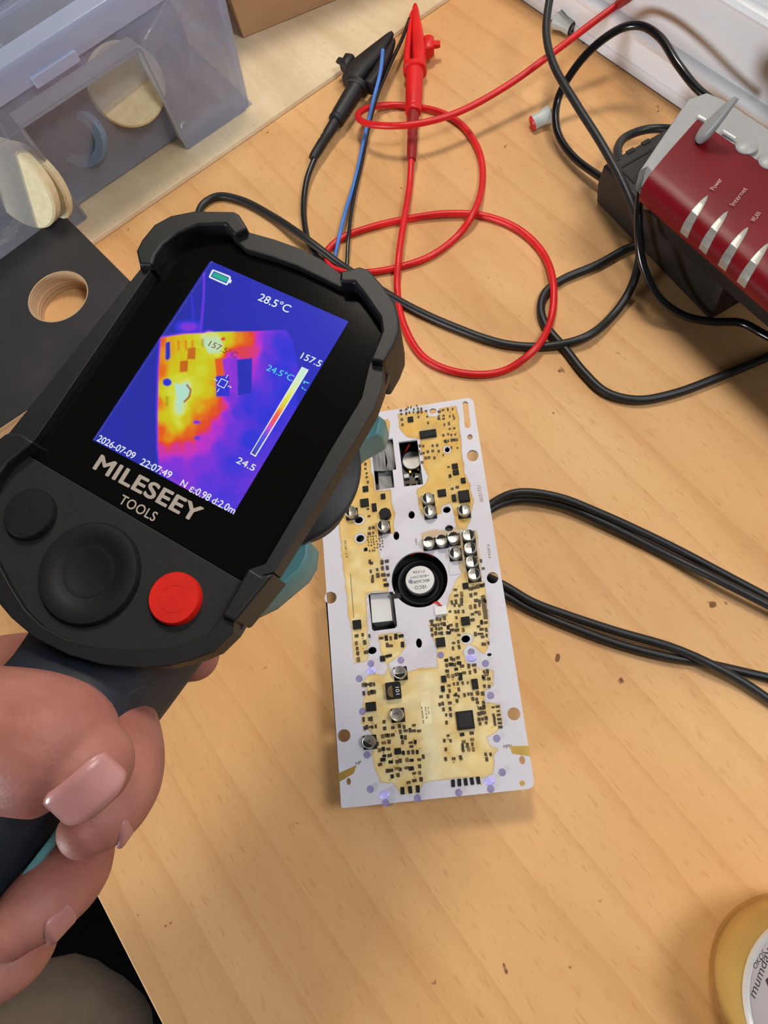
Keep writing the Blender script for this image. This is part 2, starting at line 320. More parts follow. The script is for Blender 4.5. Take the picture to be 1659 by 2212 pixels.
hp = [at(125+62*math.cos(t)*1.0, 640+52*math.sin(t)-12*math.cos(t), zz) for t in np.linspace(0, 2*math.pi, 48, endpoint=False)]
ply = thing('plywood_offcut', 'black film-faced plywood offcut with a round hole, left of the imager', 'plywood', (*hc[:2], 0))
plate([p[:2] for p in ll], [[p[:2] for p in hp]], 0.2, zz-.5).build('plywood_core', 'plyedge', ply)
hp2 = [(p-hc)*1.06+hc for p in hp]; in_ = [(p-hc)*.993+hc for p in ll]
plate([p[:2] for p in in_], [[p[:2] for p in hp2]], zz-.5, zz+.1).build('black_facing', 'film', ply)['label'] = 'black film facing'
# ------------------------------------------------------------------ clear plastic bin with recessed front, lid and contents
BF, BY = 425.5, 439.0     # front face and recess face (y)
bn = thing('storage_bin', 'frosted clear plastic storage bin with lid and recessed front, on the plank', 'storage bin', (40, 520, 3))
TK = 1.4; X0, X1, XL, XR, YB = -90.0, 148.0, 14.5, 95.0, 640.0; zt, zb, zc = 104.0, 3.2, 73.0; FLR = .13
def bx_(x, y, z): return ((x+(FLR*(z-zb) if x > 100 else 0)), y, z)
def quad(mb, p, t): # sheet with thickness t along its normal
    p = [np.array(q, float) for q in p]; n = np.cross(p[1]-p[0], p[2]-p[0]); n /= np.linalg.norm(n); return mb.prism(p, [q+n*t for q in p])
fr = MB()
quad(fr, [bx_(X0, BF, zc), bx_(X1-6, BF, zc), bx_(X1-6, BF, zt), bx_(X0, BF, zt)], TK)
quad(fr, [bx_(XR, BF, zb), bx_(X1-6, BF, zb), bx_(X1-6, BF, zc), bx_(XR, BF, zc)], TK)
quad(fr, [bx_(X0, BF, zb), bx_(XL, BF, zb), bx_(XL, BF, zc), bx_(X0, BF, zc)], TK)
# rounded right front corner and right side
arc = [(X1-6+6*math.sin(t), BF+6-6*math.cos(t)) for t in np.linspace(0, math.pi/2, 7)]
fr.loft([[bx_(x, y, z) for x, y in arc]+[bx_(x-(TK*.8), y+TK*.8, z) for x, y in arc[::-1]] for z in (zb, zt)])
quad(fr, [bx_(X1, BF+6, zb), bx_(X1, YB, zb), bx_(X1, YB, zt), bx_(X1, BF+6, zt)], -TK)
quad(fr, [bx_(X0, YB, zb), bx_(X1, YB, zb), bx_(X1, YB, zt), bx_(X0, YB, zt)], TK)
quad(fr, [(X0, BF, zb), (XL, BF, zb), (XL, YB, zb), (X0, YB, zb)], TK); quad(fr, [(XL, BY, zb), (XR, BY, zb), (XR, YB, zb), (XL, YB, zb)], TK); quad(fr, [(XR, BF, zb), (X1, BF, zb), (X1, YB, zb), (XR, YB, zb)], TK)
fr.build('bin_wall', 'bin', bn)
rc = MB(); quad(rc, [(XL, BY, zb+1.5), (XR, BY, zb+1.5), (XR, BY, zc), (XL, BY, zc)], TK)
rc.build('recess_panel', 'bin', bn)
rs = MB(); quad(rs, [(XL, BF, zb), (XL, BY, zb), (XL, BY, zc), (XL, BF, zc)], TK); rs.build('recess_side', 'frost', bn); rs = MB(); quad(rs, [(XR, BF, zb), (XR, BY, zb), (XR, BY, zc), (XR, BF, zc)], TK); rs.build('recess_side', 'frost', bn)
rl = MB(); quad(rl, [(XL, BF, zc), (XR, BF, zc), (XR, BY, zc), (XL, BY, zc)], TK); rl.build('recess_ledge', 'frost', bn)
ed = MB()
for p0, p1 in (((XL, BF, zc), (XR, BF, zc)), ((XL, BF, zb), (XL, BF, zc)), ((XR, BF, zb), (XR, BF, zc)), ((XL, BY, zb+2), (XR, BY, zb+2)), ((XR, BF, zb), (X1-8, BF, zb))): ed.tube([p0, p1], .8, 8)
ed.build('edge_bead', 'frost', bn)
ld = MB()
ld.loft([[(x, BF-3.5, 90), (x, BF-4.2, 103), (x, BF-3, 106), (x, BF+9, 107), (x, BF+10, 104), (x, BF-1, 103), (x, BF-2, 90)] for x in (X0, 168)])
ld.build('lid_rim', 'lid', bn, bevel=.5)
l2 = MB(); quad(l2, [(X0, BF+9, 103), (160, BF+9, 103), (160, YB, 103), (X0, YB, 103)], 1.3)
for x in (-20, 32, 84): l2.box((x, 530, 104.6), EX, EY, EZ, .7, 95, 1)
for y in (462, 500, 540, 580): l2.box((40, y, 104.6), EX, EY, EZ, 118, .7, 1)
l2.build('lid_panel', 'bin', bn)
r2 = MB(); r2.loft([[(x, 474, 104), (x, 473, 111), (x, 475, 112.5), (x, 484, 112.5), (x, 486, 104)] for x in (X0, 160)]); r2.build('lid_ridge', 'lid', bn)
lt = MB(); lt.box((48, BF-4.6, 92), EX, EY, EZ, 14, 1.4, 3.2); lt.build('lid_clip', 'lid', bn, bevel=.6)
def disc(name, label, cat, c, nrm, r, t, m, hole=0, grp=None):
    mb = MB()
    if hole: mb.lathe(c, nrm, [(hole, 0), (hole, t), (r-.8, t), (r, t-.8), (r, .8), (r-.8, 0), (hole, 0)], 40)
    else: mb.lathe(c, nrm, [(.01, 0), (r-1.2, 0), (r, 1.2), (r, t-1.2), (r-1.2, t), (.01, t)], 40)
    return tag(mb.build(name, m, smooth=True), label, cat, grp)
g = 'pads and bundles inside the clear bin'
cdir = CAM-np.array([75, 450, 55]); cdir /= np.linalg.norm(cdir)
disc('felt_pad', 'round cream felt pad leaning behind the recessed front of the clear bin', 'pad', aty(270, 182, 447), cdir+np.array([.1, 0, -.12]), 23, 8, 'cream', grp=g)
disc('felt_pad', 'front cream felt pad on edge in the bin above the black plywood', 'pad', aty(48, 392, 436), (-.93, -.55, .35), 27, 7, 'cream', grp=g)
disc('felt_pad', 'rear cream felt pad on edge in the bin above the black plywood', 'pad', aty(78, 392, 440), (-.93, -.55, .3), 26, 6, 'cream', grp=g)
disc('grinding_disc', 'gritty beige grinding disc with slate blue centre at the left end of the bin', 'disc', at(-5, 472, 7), (0, -.12, .98), 22, 4, 'grit', hole=13.6, grp=g)
disc('backing_pad', 'slate blue backing pad in the middle of the gritty beige disc', 'pad', at(-5, 472, 7), (0, -.12, .98), 13, 5, 'slate', hole=3, grp=g)
disc('foam_ring', 'pale blue foam ring behind the recessed front of the clear bin', 'ring', aty(178, 295, 448), (-.6, -.62, .5), 17, 6, 'pblue', hole=11, grp=g)
def blob(name, label, cat, c, rad, amp, sc, m, seed):
    bm = bmesh.new(); bmesh.ops.create_icosphere(bm, subdivisions=5, radius=1); mb = MB()
    mb.add([(np.sign(v.co.x)*abs(v.co.x)**.7*rad[0]+c[0], np.sign(v.co.y)*abs(v.co.y)**.7*rad[1]+c[1], np.sign(v.co.z)*abs(v.co.z)**.7*rad[2]+c[2]) for v in bm.verts], [tuple(v.index for v in f.verts) for f in bm.faces]); bm.free()
    crumple(mb, amp, sc, seed); crumple(mb, amp*.35, sc*.3, seed+3); return tag(mb.build(name, m, smooth=True), label, cat, g)
blob('fleece_pad', 'fuzzy purple fleece bundle low behind the recessed front of the bin', 'fleece', (48, 478, 37), (40, 32, 32), 4, 14, 'purple', 3)
blob('fleece_pad', 'fuzzy purple fleece bundle at the left end of the bin', 'fleece', (-40, 482, 46), (44, 40, 38), 4, 14, 'purple', 9)
blob('film_bundle', 'blue grey film bundle filling the right end of the clear bin', 'bundle', (114, 506, 46), (24, 56, 37), 4, 22, 'navy', 21)
blob('film_bundle', 'blue grey film bundle under the lid at the back of the bin', 'bundle', (30, 570, 60), (66, 38, 34), 5, 24, 'navy', 33)
bag = MB(); cc = aty(435, 130, 434); rr = np.linspace(0, 1, 22)
vs = []; 
for j in range(30):
    for i in range(26): vs.append((100+i*1.75, 434.5+2.2*math.sin(i*.6+j*.3)+1.3*math.sin(j*.9), 10+j*2.3))
bag.add(vs, [(j*26+i, j*26+i+1, (j+1)*26+i+1, (j+1)*26+i) for j in range(29) for i in range(25)]); crumple(bag, 3.2, 13, 4); crumple(bag, 1.2, 4, 8)
tag(bag.build('plastic_bag', 'bag', smooth=True), 'crinkled clear plastic bag pressed against the right front of the bin', 'bag')
sl = MB(); p0, p1 = aty(322, 104, 446), aty(400, -20, 470); sl.tube([p0, p0*.5+p1*.5+EZ*2, p1], [(4, 7), (6, 8), (7, 9)], 16); crumple(sl, 1.2, 6, 2)
tag(sl.build('clear_sleeve', 'bag', smooth=True), 'shiny rolled clear plastic sleeve slanting up inside the bin', 'sleeve')
# ------------------------------------------------------------------ cables and clips
def cable_mb(pts, r, n=12): return MB().tube(spline([at(*p) for p in pts]), r, n)
def cable(name, label, pts, r, m, cat='cable', grp=None): return tag(cable_mb(pts, r).build(name, m, smooth=True), label, cat, grp)
def axis_lofts(E0, T, up, secs, n=20, ex=2.6):
    """loft along E0->T ; secs = (s, half width, half height, sideways, upwards, exponent)"""
    E0, T = np.array(E0), np.array(T); Ln = np.linalg.norm(T-E0); t = (T-E0)/Ln; up = np.array(up, float); up -= t*(up@t); up /= np.linalg.norm(up); sd = np.cross(t, up)
    rings = []
    for s in secs:
        q = E0+t*Ln*s[0]+sd*s[3]+up*s[4]; e = 2/(s[5] if len(s) > 5 else ex)
        rings.append([q+sd*s[1]*math.copysign(abs(math.cos(a))**e, math.cos(a))+up*s[2]*math.copysign(abs(math.sin(a))**e, math.sin(a)) for a in np.linspace(0, 2*math.pi, n, endpoint=False)])
    return MB().loft(rings)
def clip(root, E0, T, up, m, mboot, flip=1, k=1.0):
    f = flip
    axis_lofts(E0, T, up, [(0, 2.6, 2.6, 0, 0, 2), (.03, 3.0, 3.0, 0, 0, 2), (.13, 3.2, 3.2, 0, 0, 2), (.14, 2.9, 2.9, 0, 0, 2), (.16, 3.3, 3.3, 0, 0, 2), (.17, 2.9, 2.9, 0, 0, 2), (.19, 3.4, 3.4, 0, 0, 2), (.28, 3.6, 3.6, 0, 0, 2), (.31, 3.6, 3.6, 0, 0, 2)]).build('strain_boot', mboot, root, smooth=True)
    axis_lofts(E0, T, up, [(.285, 4.6, 4.6, 0, 0, 2), (.29, 5.1, 5.1, 0, 0, 2), (.31, 5.2, 5.2, 0, 0, 2), (.315, 4.8, 4.8, 0, 0, 2), (.33, 5.2, 5.2, 0, 0, 2), (.54, 5.6, 5.6, 0, 0, 2.3), (.56, 5.8, 5.8, 0, 0, 2.6)]).build('clip_barrel', m, root, smooth=True)
    axis_lofts(E0, T, up, [(.545, 6.0, 6.2, 0, 0), (.55, 7.4, 6.8, 0, 0), (.575, 7.6, 6.8, 0, 0), (.58, 6.4, 6.2, 0, 0)]).build('collar', m, root, smooth=True)
    axis_lofts(E0, T, up, [(.575, 3.9*k, 6.0, 2.7*f*k, 0, 3.2), (.66, 4.6*k, 6.0, 2.9*f*k, 0, 3.2), (.72, 4.4*k, 5.4, 2.2*f*k, 0, 3), (.86, 3.2*k, 4.0, .3*f*k, 0, 3), (.97, 2.2, 3.0, -1.0*f, 0, 2.6), (1.0, 1.4, 2.0, -1.2*f, 0, 2)]).build('clip_jaw', m, root, smooth=True)
    axis_lofts(E0, T, up, [(.575, 2.2*k, 5.0, -4.2*f*k*1.1, 0, 3), (.66, 2.4*k, 4.8, -4.6*f*k*1.1, 0, 3), (.80, 1.8*k, 3.6, -4.0*f*k*1.05, 0, 3), (.92, 1.3, 2.8, -3.6*f*k, 0, 2.6), (.955, .8, 1.8, -3.2*f*k, 0, 2)]).build('clip_jaw', m, root, smooth=True)
    mb = axis_lofts(E0, T, up, [(.655, 2.4, 3.6, (8.0*k)*f, 0, 3), (.665, 3.6, 4.2, (8.6*k)*f, .5, 3), (.735, 3.6, 4.2, (8.6*k)*f, 1, 3), (.745, 2.4, 3.4, (8.0*k)*f, 1, 3)]); mb2 = axis_lofts(E0, T, up, [(.685, 3.6, 1.4, (8.6*k+4)*f, 1.5, 3), (.715, 3.6, 1.4, (8.6*k+4)*f, 1.5, 3)])
    mb.add(mb2.v, mb2.f); mb.build('finger_wing', m, root, smooth=True)
# red test lead
t0 = at(890, 345, 6)
rl_ = thing('test_lead', 'red test lead with a red crocodile clip, looping across the bench to the wall', 'test lead', (*t0[:2], 0))
clip(rl_, at(889, 346, 7), at(901, 12, 9), (0, 0, 1), 'redclip', 'reddk', 1)
rp = [(889, 340, 7), (885, 400, 4), (872, 480, 6), (861, 560, 6), (858, 620, 2.2), (872, 700, 2.2), (920, 775, 2.2), (1000, 806, 2.2), (1085, 802, 2.2), (1155, 755, 6), (1190, 690, 3), (1195, 610, 5), (1172, 545, 2.2), (1120, 495, 2.2), (1050, 467, 2.2), (970, 461, 3), (872, 474, 2.2), (790, 494, 2.2), (735, 516, 2.2), (706, 545, 2.2), (712, 574, 2.2), (750, 588, 2.2), (800, 588, 2.2), (862, 577, 2.0), (930, 553, 2.2), (990, 508, 2.2), (1022, 462, 6.5), (1042, 395, 2.2), (1036, 330, 2.2), (1000, 272, 2.2), (955, 244, 2.2), (905, 232, 2.0), (840, 227, 3), (790, 235, 8), (773, 250, 12), (790, 266, 16), (850, 272, 19), (920, 264, 19), (1000, 238, 18), (1100, 182, 20), (1200, 110, 26), (1290, 42, 34), (1340, 6, 38)]
cable_mb(rp, 2.0).build('cable', 'redw', rl_, smooth=True)
e1 = at(1336, 9, 38); e2_ = atx(1425, -70, 322); MB().tube([e1, e1*.8+e2_*.2, e2_], [2.5, 3.2, 3.6], 14).build('plug_boot', 'reddk', rl_, smooth=True)
# black test lead
bl_ = thing('test_lead', 'black test lead with a black crocodile clip lying across the plank edge', 'test lead', (*at(680, 345, 0)[:2], 0))
clip(bl_, at(675, 343, 7), at(843, 72, 12), (0, .0, 1), 'blackclip', 'blackclip', -1, 1.75)
cable_mb([(683, 335, 7), (664, 385, 5), (656, 440, 3), (659, 490, 2.4), (672, 535, 2.4), (720, 590, 2.4), (800, 650, 3)], 1.9).build('cable', 'blackg', bl_, smooth=True)
cable('hookup_wire', 'thin blue wire held in the jaws of the black crocodile clip', [(827, 108, 20), (821, 160, 19), (806, 218, 14), (790, 285, 6), (768, 385, 3), (744, 465, 5.5), (722, 560, 2), (705, 640, 1.5)], 1.15, 'bluew', 'wire')
cable('hookup_wire', 'thin black wire held in the jaws of the red crocodile clip', [(885, 40, 11), (868, 85, 10), (838, 150, 10), (812, 215, 9), (798, 270, 5), (782, 350, 3), (764, 430, 4), (753, 510, 5.5), (749, 585, 2), (746, 640, 2)], 1.15, 'blackg', 'wire')
cable('power_cable', 'long black cable running from the wall over the adapter and under the red lead', [(1202, -60, 50), (1187, 0, 46), (1180, 70, 42), (1196, 140, 40), (1245, 225, 38), (1300, 312, 36), (1345, 395, 33), (1374, 470, 28), (1383, 540, 17), (1366, 615, 7), (1325, 680, 3), (1265, 728, 5), (1180, 748, 2.4), (1090, 743, 2.4), (980, 706, 2.4), (880, 660, 2.4), (800, 612, 2.4), (740, 575, 2.6), (660, 515, 7), (590, 468, 3), (520, 432, 2.4), (470, 424, 2.4), (438, 442, 2.4), (428, 470, 2.4), (440, 520, 2.4)], 2.3, 'blackw')
cable('power_cable', 'black cable from under the adapter curling in an S towards the right edge', [(1420, 520, 2.4), (1358, 536, 2.3), (1290, 572, 2.3), (1215, 604, 2.3), (1178, 632, 2.3), (1168, 668, 2.3), (1180, 705, 2.3), (1222, 755, 2.0), (1262, 805, 2.3), (1310, 848, 2.3), (1375, 864, 2.3), (1450, 852, 2.3), (1560, 812, 2.3), (1720, 745, 2.3)], 2.3, 'blackw')
cable('adapter_cable', 'glossy black cable arching up beside the wall from the adapter to behind the router', [(1330, 400, 9), (1300, 384, 8), (1235, 335, 6), (1203, 280, 8), (1205, 215, 14), (1240, 150, 26), (1290, 95, 36), (1345, 60, 42), (1385, 56, 45), (1425, 80, 46), (1465, 140, 44), (1510, 195, 40), (1580, 245, 36)], 2.3, 'blackg')
cable('adapter_cable', 'short black cable looping between the adapter top and the router side', [(1338, 350, 24), (1334, 322, 20), (1352, 296, 14), (1395, 280, 12), (1440, 278, 14), (1500, 290, 22)], 2.4, 'blackw')
cable('router_cable', 'glossy black cable hanging from the router corner in front of the adapter', [(1396, 372, 47), (1386, 405, 47), (1380, 455, 44), (1381, 530, 34), (1396, 592, 24), (1428, 648, 14), (1480, 683, 8), (1540, 695, 7), (1600, 697, 8), (1650, 722, 10), (1720, 760, 10)], 2.1, 'blackg')
pg = 'black leads paired under the circuit board'
cable('board_cable', 'upper strand of the upper black pair leaving the circuit board to the right', [(1000, 1150, 5), (1062, 1088, 6), (1115, 1064, 8), (1200, 1072, 8), (1300, 1110, 6), (1450, 1180, 4), (1560, 1238, 3), (1680, 1302, 3), (1860, 1400, 3), (2100, 1490, 3)], 2.0, 'blackw', grp=pg)
cable('board_cable', 'lower strand of the upper black pair leaving the circuit board to the right', [(1000, 1160, 5), (1064, 1098, 4), (1120, 1080, 4), (1210, 1091, 4), (1310, 1132, 4), (1440, 1198, 3), (1550, 1252, 6), (1680, 1318, 6), (1860, 1418, 4), (2100, 1512, 3)], 2.0, 'blackw', grp=pg)
cable('board_cable', 'upper strand of the lower black pair leaving the circuit board to the right', [(1000, 1220, 5), (1092, 1266, 6), (1150, 1300, 6), (1230, 1330, 5), (1330, 1363, 5), (1450, 1398, 5), (1530, 1432, 6), (1600, 1470, 4), (1690, 1530, 3), (1850, 1630, 3), (2080, 1720, 3)], 2.0, 'blackw', grp=pg)
cable('board_cable', 'lower strand of the lower black pair leaving the circuit board to the right', [(1000, 1240, 5), (1096, 1288, 4), (1150, 1318, 3), (1230, 1352, 3), (1340, 1392, 3), (1440, 1418, 3), (1520, 1432, 2.2), (1600, 1450, 2.2), (1700, 1475, 2.2), (1880, 1540, 2.2), (2100, 1590, 2.2)], 2.0, 'blackw', grp=pg)
# two conical grey caps
def cap(label, p0, p1, r0, r1, m):
    p0, p1 = at(*p0), at(*p1); t = thing('wire_cap', label, 'cap', (*((p0+p1)/2)[:2], 0)); ax = p1-p0; L = np.linalg.norm(ax)
    MB().lathe(p0, ax, [(r0*.6, .3), (r0, .4), (r0*.97, L*.5), (r1, L-1), (r1-.8, L), (.01, L)], 28).build('cap_shell', 'nut', t, smooth=True)
    MB().lathe(p0, ax, [(r0*.45, 1.2), (r0*.42, -.5), (r0*.85, -.6), (r0*.98, 0), (r0*.98, .6), (r0*.45, 1.2)], 28).build('cap_ring', m, t, smooth=True)['label'] = 'red ring' if m == 'redw' else 'black ring'
cap('pale grey conical cap with a red open end, lying on the bench', (1150, 266, 4.0), (1190, 245, 5.4), 4.3, 5.3, 'redw')
cap('pale grey conical cap with a black open end, lying against the wall trim', (1236, 62, 4.3), (1200, 42, 5.6), 4.3, 5.4, 'blackg')

# ------------------------------------------------------------------ power adapter
A0, A1 = at(1283, 437, .3), at(1532, 697, .3); ax = (A1-A0)/np.linalg.norm(A1-A0); LA = np.linalg.norm(A1-A0); ay = np.array([-ax[1], ax[0], 0]); 
if ay[0] < 0: ay = -ay
ad = thing('power_adapter', 'black brick power adapter on the bench under the red router', 'power adapter', (*(A0+ax*LA/2+ay*22)[:2], 0))
def fr_(s, t, z): return A0*[1, 1, 0]+ax*s+ay*t+EZ*z
MB().loft([[fr_(0+i, 0+i, z), fr_(LA-i, 0+i, z), fr_(LA-i, 44-i, z), fr_(0+i, 44-i, z)] for z, i in ((.3, .8), (14, 0), (15, .0), (28, 1.2))]).build('adapter_body', 'psu', ad, bevel=1.6, seg=3)
sl_ = MB()
for k in range(3): sl_.box(fr_(2.5, 8+k*10, 28.1), ax, ay, EZ, 1.2, 2.4, .35)
sl_.build('vent_slot', 'psud', ad)
tri = [fr_(8, 6, 28.3), fr_(22, 6, 28.3), fr_(8, 30, 28.3)]; tri2 = [fr_(9.2, 7.4, 28.3), fr_(19.2, 7.4, 28.3), fr_(9.2, 26.6, 28.3)]
q = MB(); 
for i in range(3): q.prism([tri[i], tri[(i+1) % 3], tri2[(i+1) % 3], tri2[i]], [p+EZ*.12 for p in (tri[i], tri[(i+1) % 3], tri2[(i+1) % 3], tri2[i])])
q.build('moulded_triangle', 'psud', ad)
s0 = fr_(LA-.5, 18, 13); sr = MB(); sr.tube([s0, s0+ax*5, s0+ax*6, s0+ax*7], [5.5, 5.2, 4.4, 4.4], 16)
for k in range(7): sr.lathe(s0+ax*(7+k*3.4), ax, [(3, -.2), (4.6-k*.2, 0), (4.6-k*.2, 2.2), (3, 2.4), (2.6, 3.5)], 16)
sr.build('strain_relief', 'psud', ad, smooth=True); MB().tube(spline([s0+ax*28, s0+ax*40-EZ*5, s0+ax*70-EZ*10.5, s0+ax*120-EZ*10.8]), 2.3).build('cord', 'blackg', ad, smooth=True)
ft = MB(); ft.lathe(fr_(82, -1.5, 0.1), EZ, [(.01, 0), (2.2, 0), (2.2, 2), (.01, 2.2)], 14)

# ------------------------------------------------------------------ red router
ZT = 62.0
rt = thing('router', 'ruby red router with silver stripes and grey rim resting on the black adapter', 'router', (*at(1560, 420, 30)[:2], 28.2))
c0, c1 = at(1393, 388, ZT), at(1505, 263, ZT); f1 = at(1662, 616, ZT); fd = (f1-c0)/np.linalg.norm(f1-c0); b1 = at(1662, 337, ZT); bd = (b1-c1)/np.linalg.norm(b1-c1)
LF = 150.0; c0b = c0; f2 = c0+fd*LF; b2 = c1+(fd*.75+bd*.25)/np.linalg.norm(fd*.75+bd*.25)*LF
def rpt(u, v, z): return (c0*(1-u)+f2*u)*(1-v)+(c1*(1-u)+b2*u)*v+EZ*(z-ZT)
dl = np.linalg.norm(c1-c0)
MB().loft([[rpt(u, v, z) for v, z in ((-.035, 50), (-.05, 53), (-.04, 56.5), (0, 59.5), (.08, 61.6), (.2, 62.4), (.5, 63.2), (1.0, 63.4), (1.0, 56), (.1, 50))] for u in np.linspace(0, 1, 12)]).build('top_cover', 'router', rt, smooth=True)
sh = [(1394, 372), (1378, 380), (1482, 226), (1522, 212), (1560, 228), (1662, 296)]
e = [at(x, y, 58) for x, y in sh]; far = e[-1]+(fd*.75+bd*.25)*78; nr = rpt(1, .12, 58); lo = [p for p in e]+[far, nr, rpt(.03, .12, 58)]
def sc_(k, z): 
    ce = sum(lo)/len(lo); return [np.array([*((p-ce)*k+ce)[:2], z]) for p in lo]
MB().loft([sc_(.93, 46), sc_(1, 50), sc_(1, 59), sc_(.992, 61), sc_(.98, 61.8)]).build('grey_shell', 'grey', rt, bevel=.5)
MB().tube([at(1398, 402, 50), at(1408, 428, 44), at(1436, 436, 43), at(1446, 418, 46)], [(5, 4), (6, 6), (6, 6), (4, 4)], 14).build('foot', 'grey', rt, smooth=True)
dk = [rpt(.03, .14, 50), rpt(.97, .14, 50), rpt(.97, .9, 50), rpt(.03, .9, 50)]; MB().prism([(p-sum(dk)/4)*[.9, .9, 1]+sum(dk)/4-EZ*21 for p in dk], dk).build('underside', 'psud', rt)
# silver stripes over the front edge, with printed words
def at_r(px, py): return at(px, py, 63)
VP = [(-.05, 53), (-.04, 56.5), (0, 59.5), (.08, 61.6), (.2, 62.4), (.5, 63.2), (1.0, 63.4)]
def zprof(v): return float(np.interp(v, [p[0] for p in VP], [p[1] for p in VP]))
def uv_of(px, py):
    best = None
    for u in np.linspace(0, .75, 301):
        for v in np.linspace(-.05, 1, 64):
            q_ = proj(rpt(u, v, zprof(v))); e_ = (q_[0]-px)**2+(q_[1]-py)**2
            if best is None or e_ < best[0]: best = (e_, u, v)
    return best[1:]
for tip, w in (((1529, 424), 'Power'), ((1572, 458), 'Internet'), ((1616, 491), 'WLAN'), ((1659, 526), '')):
    ut, vt = uv_of(*tip); ub = ut+.006; ring = []
    for k_, hw in [(t_, float(np.interp(t_, [0, .12, .3, .5, .7, .85, 1], [.2, 1.1, 1.7, 2.1, 2.4, 2.6, 2.8]))) for t_ in np.linspace(0, 1, 40)]:
        v_ = vt*(1-k_)-.05*k_; q_ = rpt(ut*(1-k_)+ub*k_, v_, zprof(v_)); up2 = np.array([-.35*k_, -.0, 1-.4*k_]); ring.append([q_-fd*hw-up2*.8, q_-fd*hw*.85+up2*.42, q_+up2*.6, q_+fd*hw*.85+up2*.42, q_+fd*hw-up2*.8])
    mb = MB().loft(ring); mb.build('indicator_stripe', 'rib', rt, smooth=True); T0 = rpt(ut, vt, zprof(vt)); B0 = rpt(ub, -.05, 53)
    if not w: continue
    dirv = (T0-B0)*[1, 1, 0]; dirv /= np.linalg.norm(dirv); up_ = np.array([-dirv[1], dirv[0], 0]); L = 1.45*len(w)
    tm = text_mb(w, L, 2.3); o_ = T0+dirv*3.2-up_*1.1; xf(tm, lambda p: np.array([*(o_+dirv*p[0]+up_*p[1])[:2], 63.9])).build('printed_word', 'print_', rt)
# antenna fin and round buttons
AP = spline([at(1511, 303, 62.5), at(1522, 288, 67), at(1545, 262, 74), at(1575, 228, 82), at(1593, 210, 86)], 1.5); k_ = np.linspace(0, 1, len(AP))
MB().tube(AP, [(float(np.interp(t, [0, .08, .3, .55, .85, 1], [1.2, 4.2, 5.0, 3.8, 2.2, .8])), float(np.interp(t, [0, .2, 1], [2.5, 3.2, 1.2]))) for t in k_], 20, up=(0, 0, 1)).build('antenna', 'grey', rt, smooth=True)
for px, py in ((1612, 319), (1662, 351)):
    MB().lathe(at(px, py, 62.5), EZ, [(.01, -.5), (5.2, -.5), (5.2, 1.4), (4.6, 2.0), (.01, 2.3)], 32).build('round_button', 'grey', rt, smooth=True)
for (x0, y0, x1, y1) in ((1509, 250, 1526, 259), (1562, 282, 1590, 299)):
    a_, b_ = at(x0, y0, 63.6), at(x1, y1, 63.6); MB().tube([a_, b_], (.8, .6), 8).build('chrome_strip', 'silver', rt)

# ------------------------------------------------------------------ resin jar at the lower right
def cfit(px, z):
    q = np.array([at(*p, z)[:2] for p in px]); A_ = np.c_[2*q, np.ones(len(q))]; s_ = np.linalg.lstsq(A_, (q**2).sum(1), rcond=None)[0]; return s_[:2], math.sqrt(s_[2]+s_[:2]@s_[:2])
oc, orr = cfit([(1659, 1940), (1615, 1960), (1578, 2005), (1556, 2060), (1553, 2098), (1556, 2135), (1564, 2172), (1573, 2210)], 22)
oc = np.array([43.6, -118.0]); orr = 30.4
ic, ir = cfit([(1659, 2009), (1630, 2042), (1607, 2082), (1600, 2135), (1598, 2165), (1604, 2212)], 40)
jr = thing('resin_jar', 'round jar of honey coloured resin with a lilac lettered lid, lower right corner', 'jar', (*oc, 0)); JC = np.array([*oc, 0])
MB().lathe(JC, EZ, [(.01, .6), (orr-6, .6), (orr-1.5, 4), (orr, 10), (orr, 34), (orr-1.5, 38), (orr-3, 38.5), (.01, 38.5)], 64).build('resin', 'honey', jr, smooth=True)
MB().lathe(JC, EZ, [(.01, 0), (orr-4, 0), (orr+.4, 3.5), (orr+1.6, 10), (orr+1.6, 34), (orr+.6, 39), (orr-1.2, 42), (orr-2, 42.2)], 64).build('glass', 'jarglass', jr, smooth=True)
lr = 29.6
MB().lathe(JC, EZ, [(.01, 41.5), (lr-.5, 41.5), (lr, 42), (lr, 44), (lr-.8, 45), (lr-1.8, 44.4), (.01, 44.4)], 64).build('lid', 'rim', jr, smooth=True)
MB().lathe(JC, EZ, [(.01, 44.45), (lr-1.8, 44.45), (lr-1.9, 44.6), (.01, 44.6)], 64).build('label', 'labelg', jr)
def jt(s, p0, p1, h, sh=.25):
    a_, b_ = at(*p0, 44.65), at(*p1, 44.65); d_ = (b_-a_); L = np.linalg.norm(d_); d_ /= L; n_ = np.array([-d_[1], d_[0], 0]); xf(text_mb(s, L, h, 0, sh), lambda p: a_+d_*p[0]+n_*p[1]).build('lettering', 'ink', jr)
jt('mumday', (1631, 2158), (1668, 2052), 2.4); jt('OKOS', (1633, 2094), (1656, 2058), 1.4); jt('rly', (1664, 2142), (1724, 2064), 4.6)
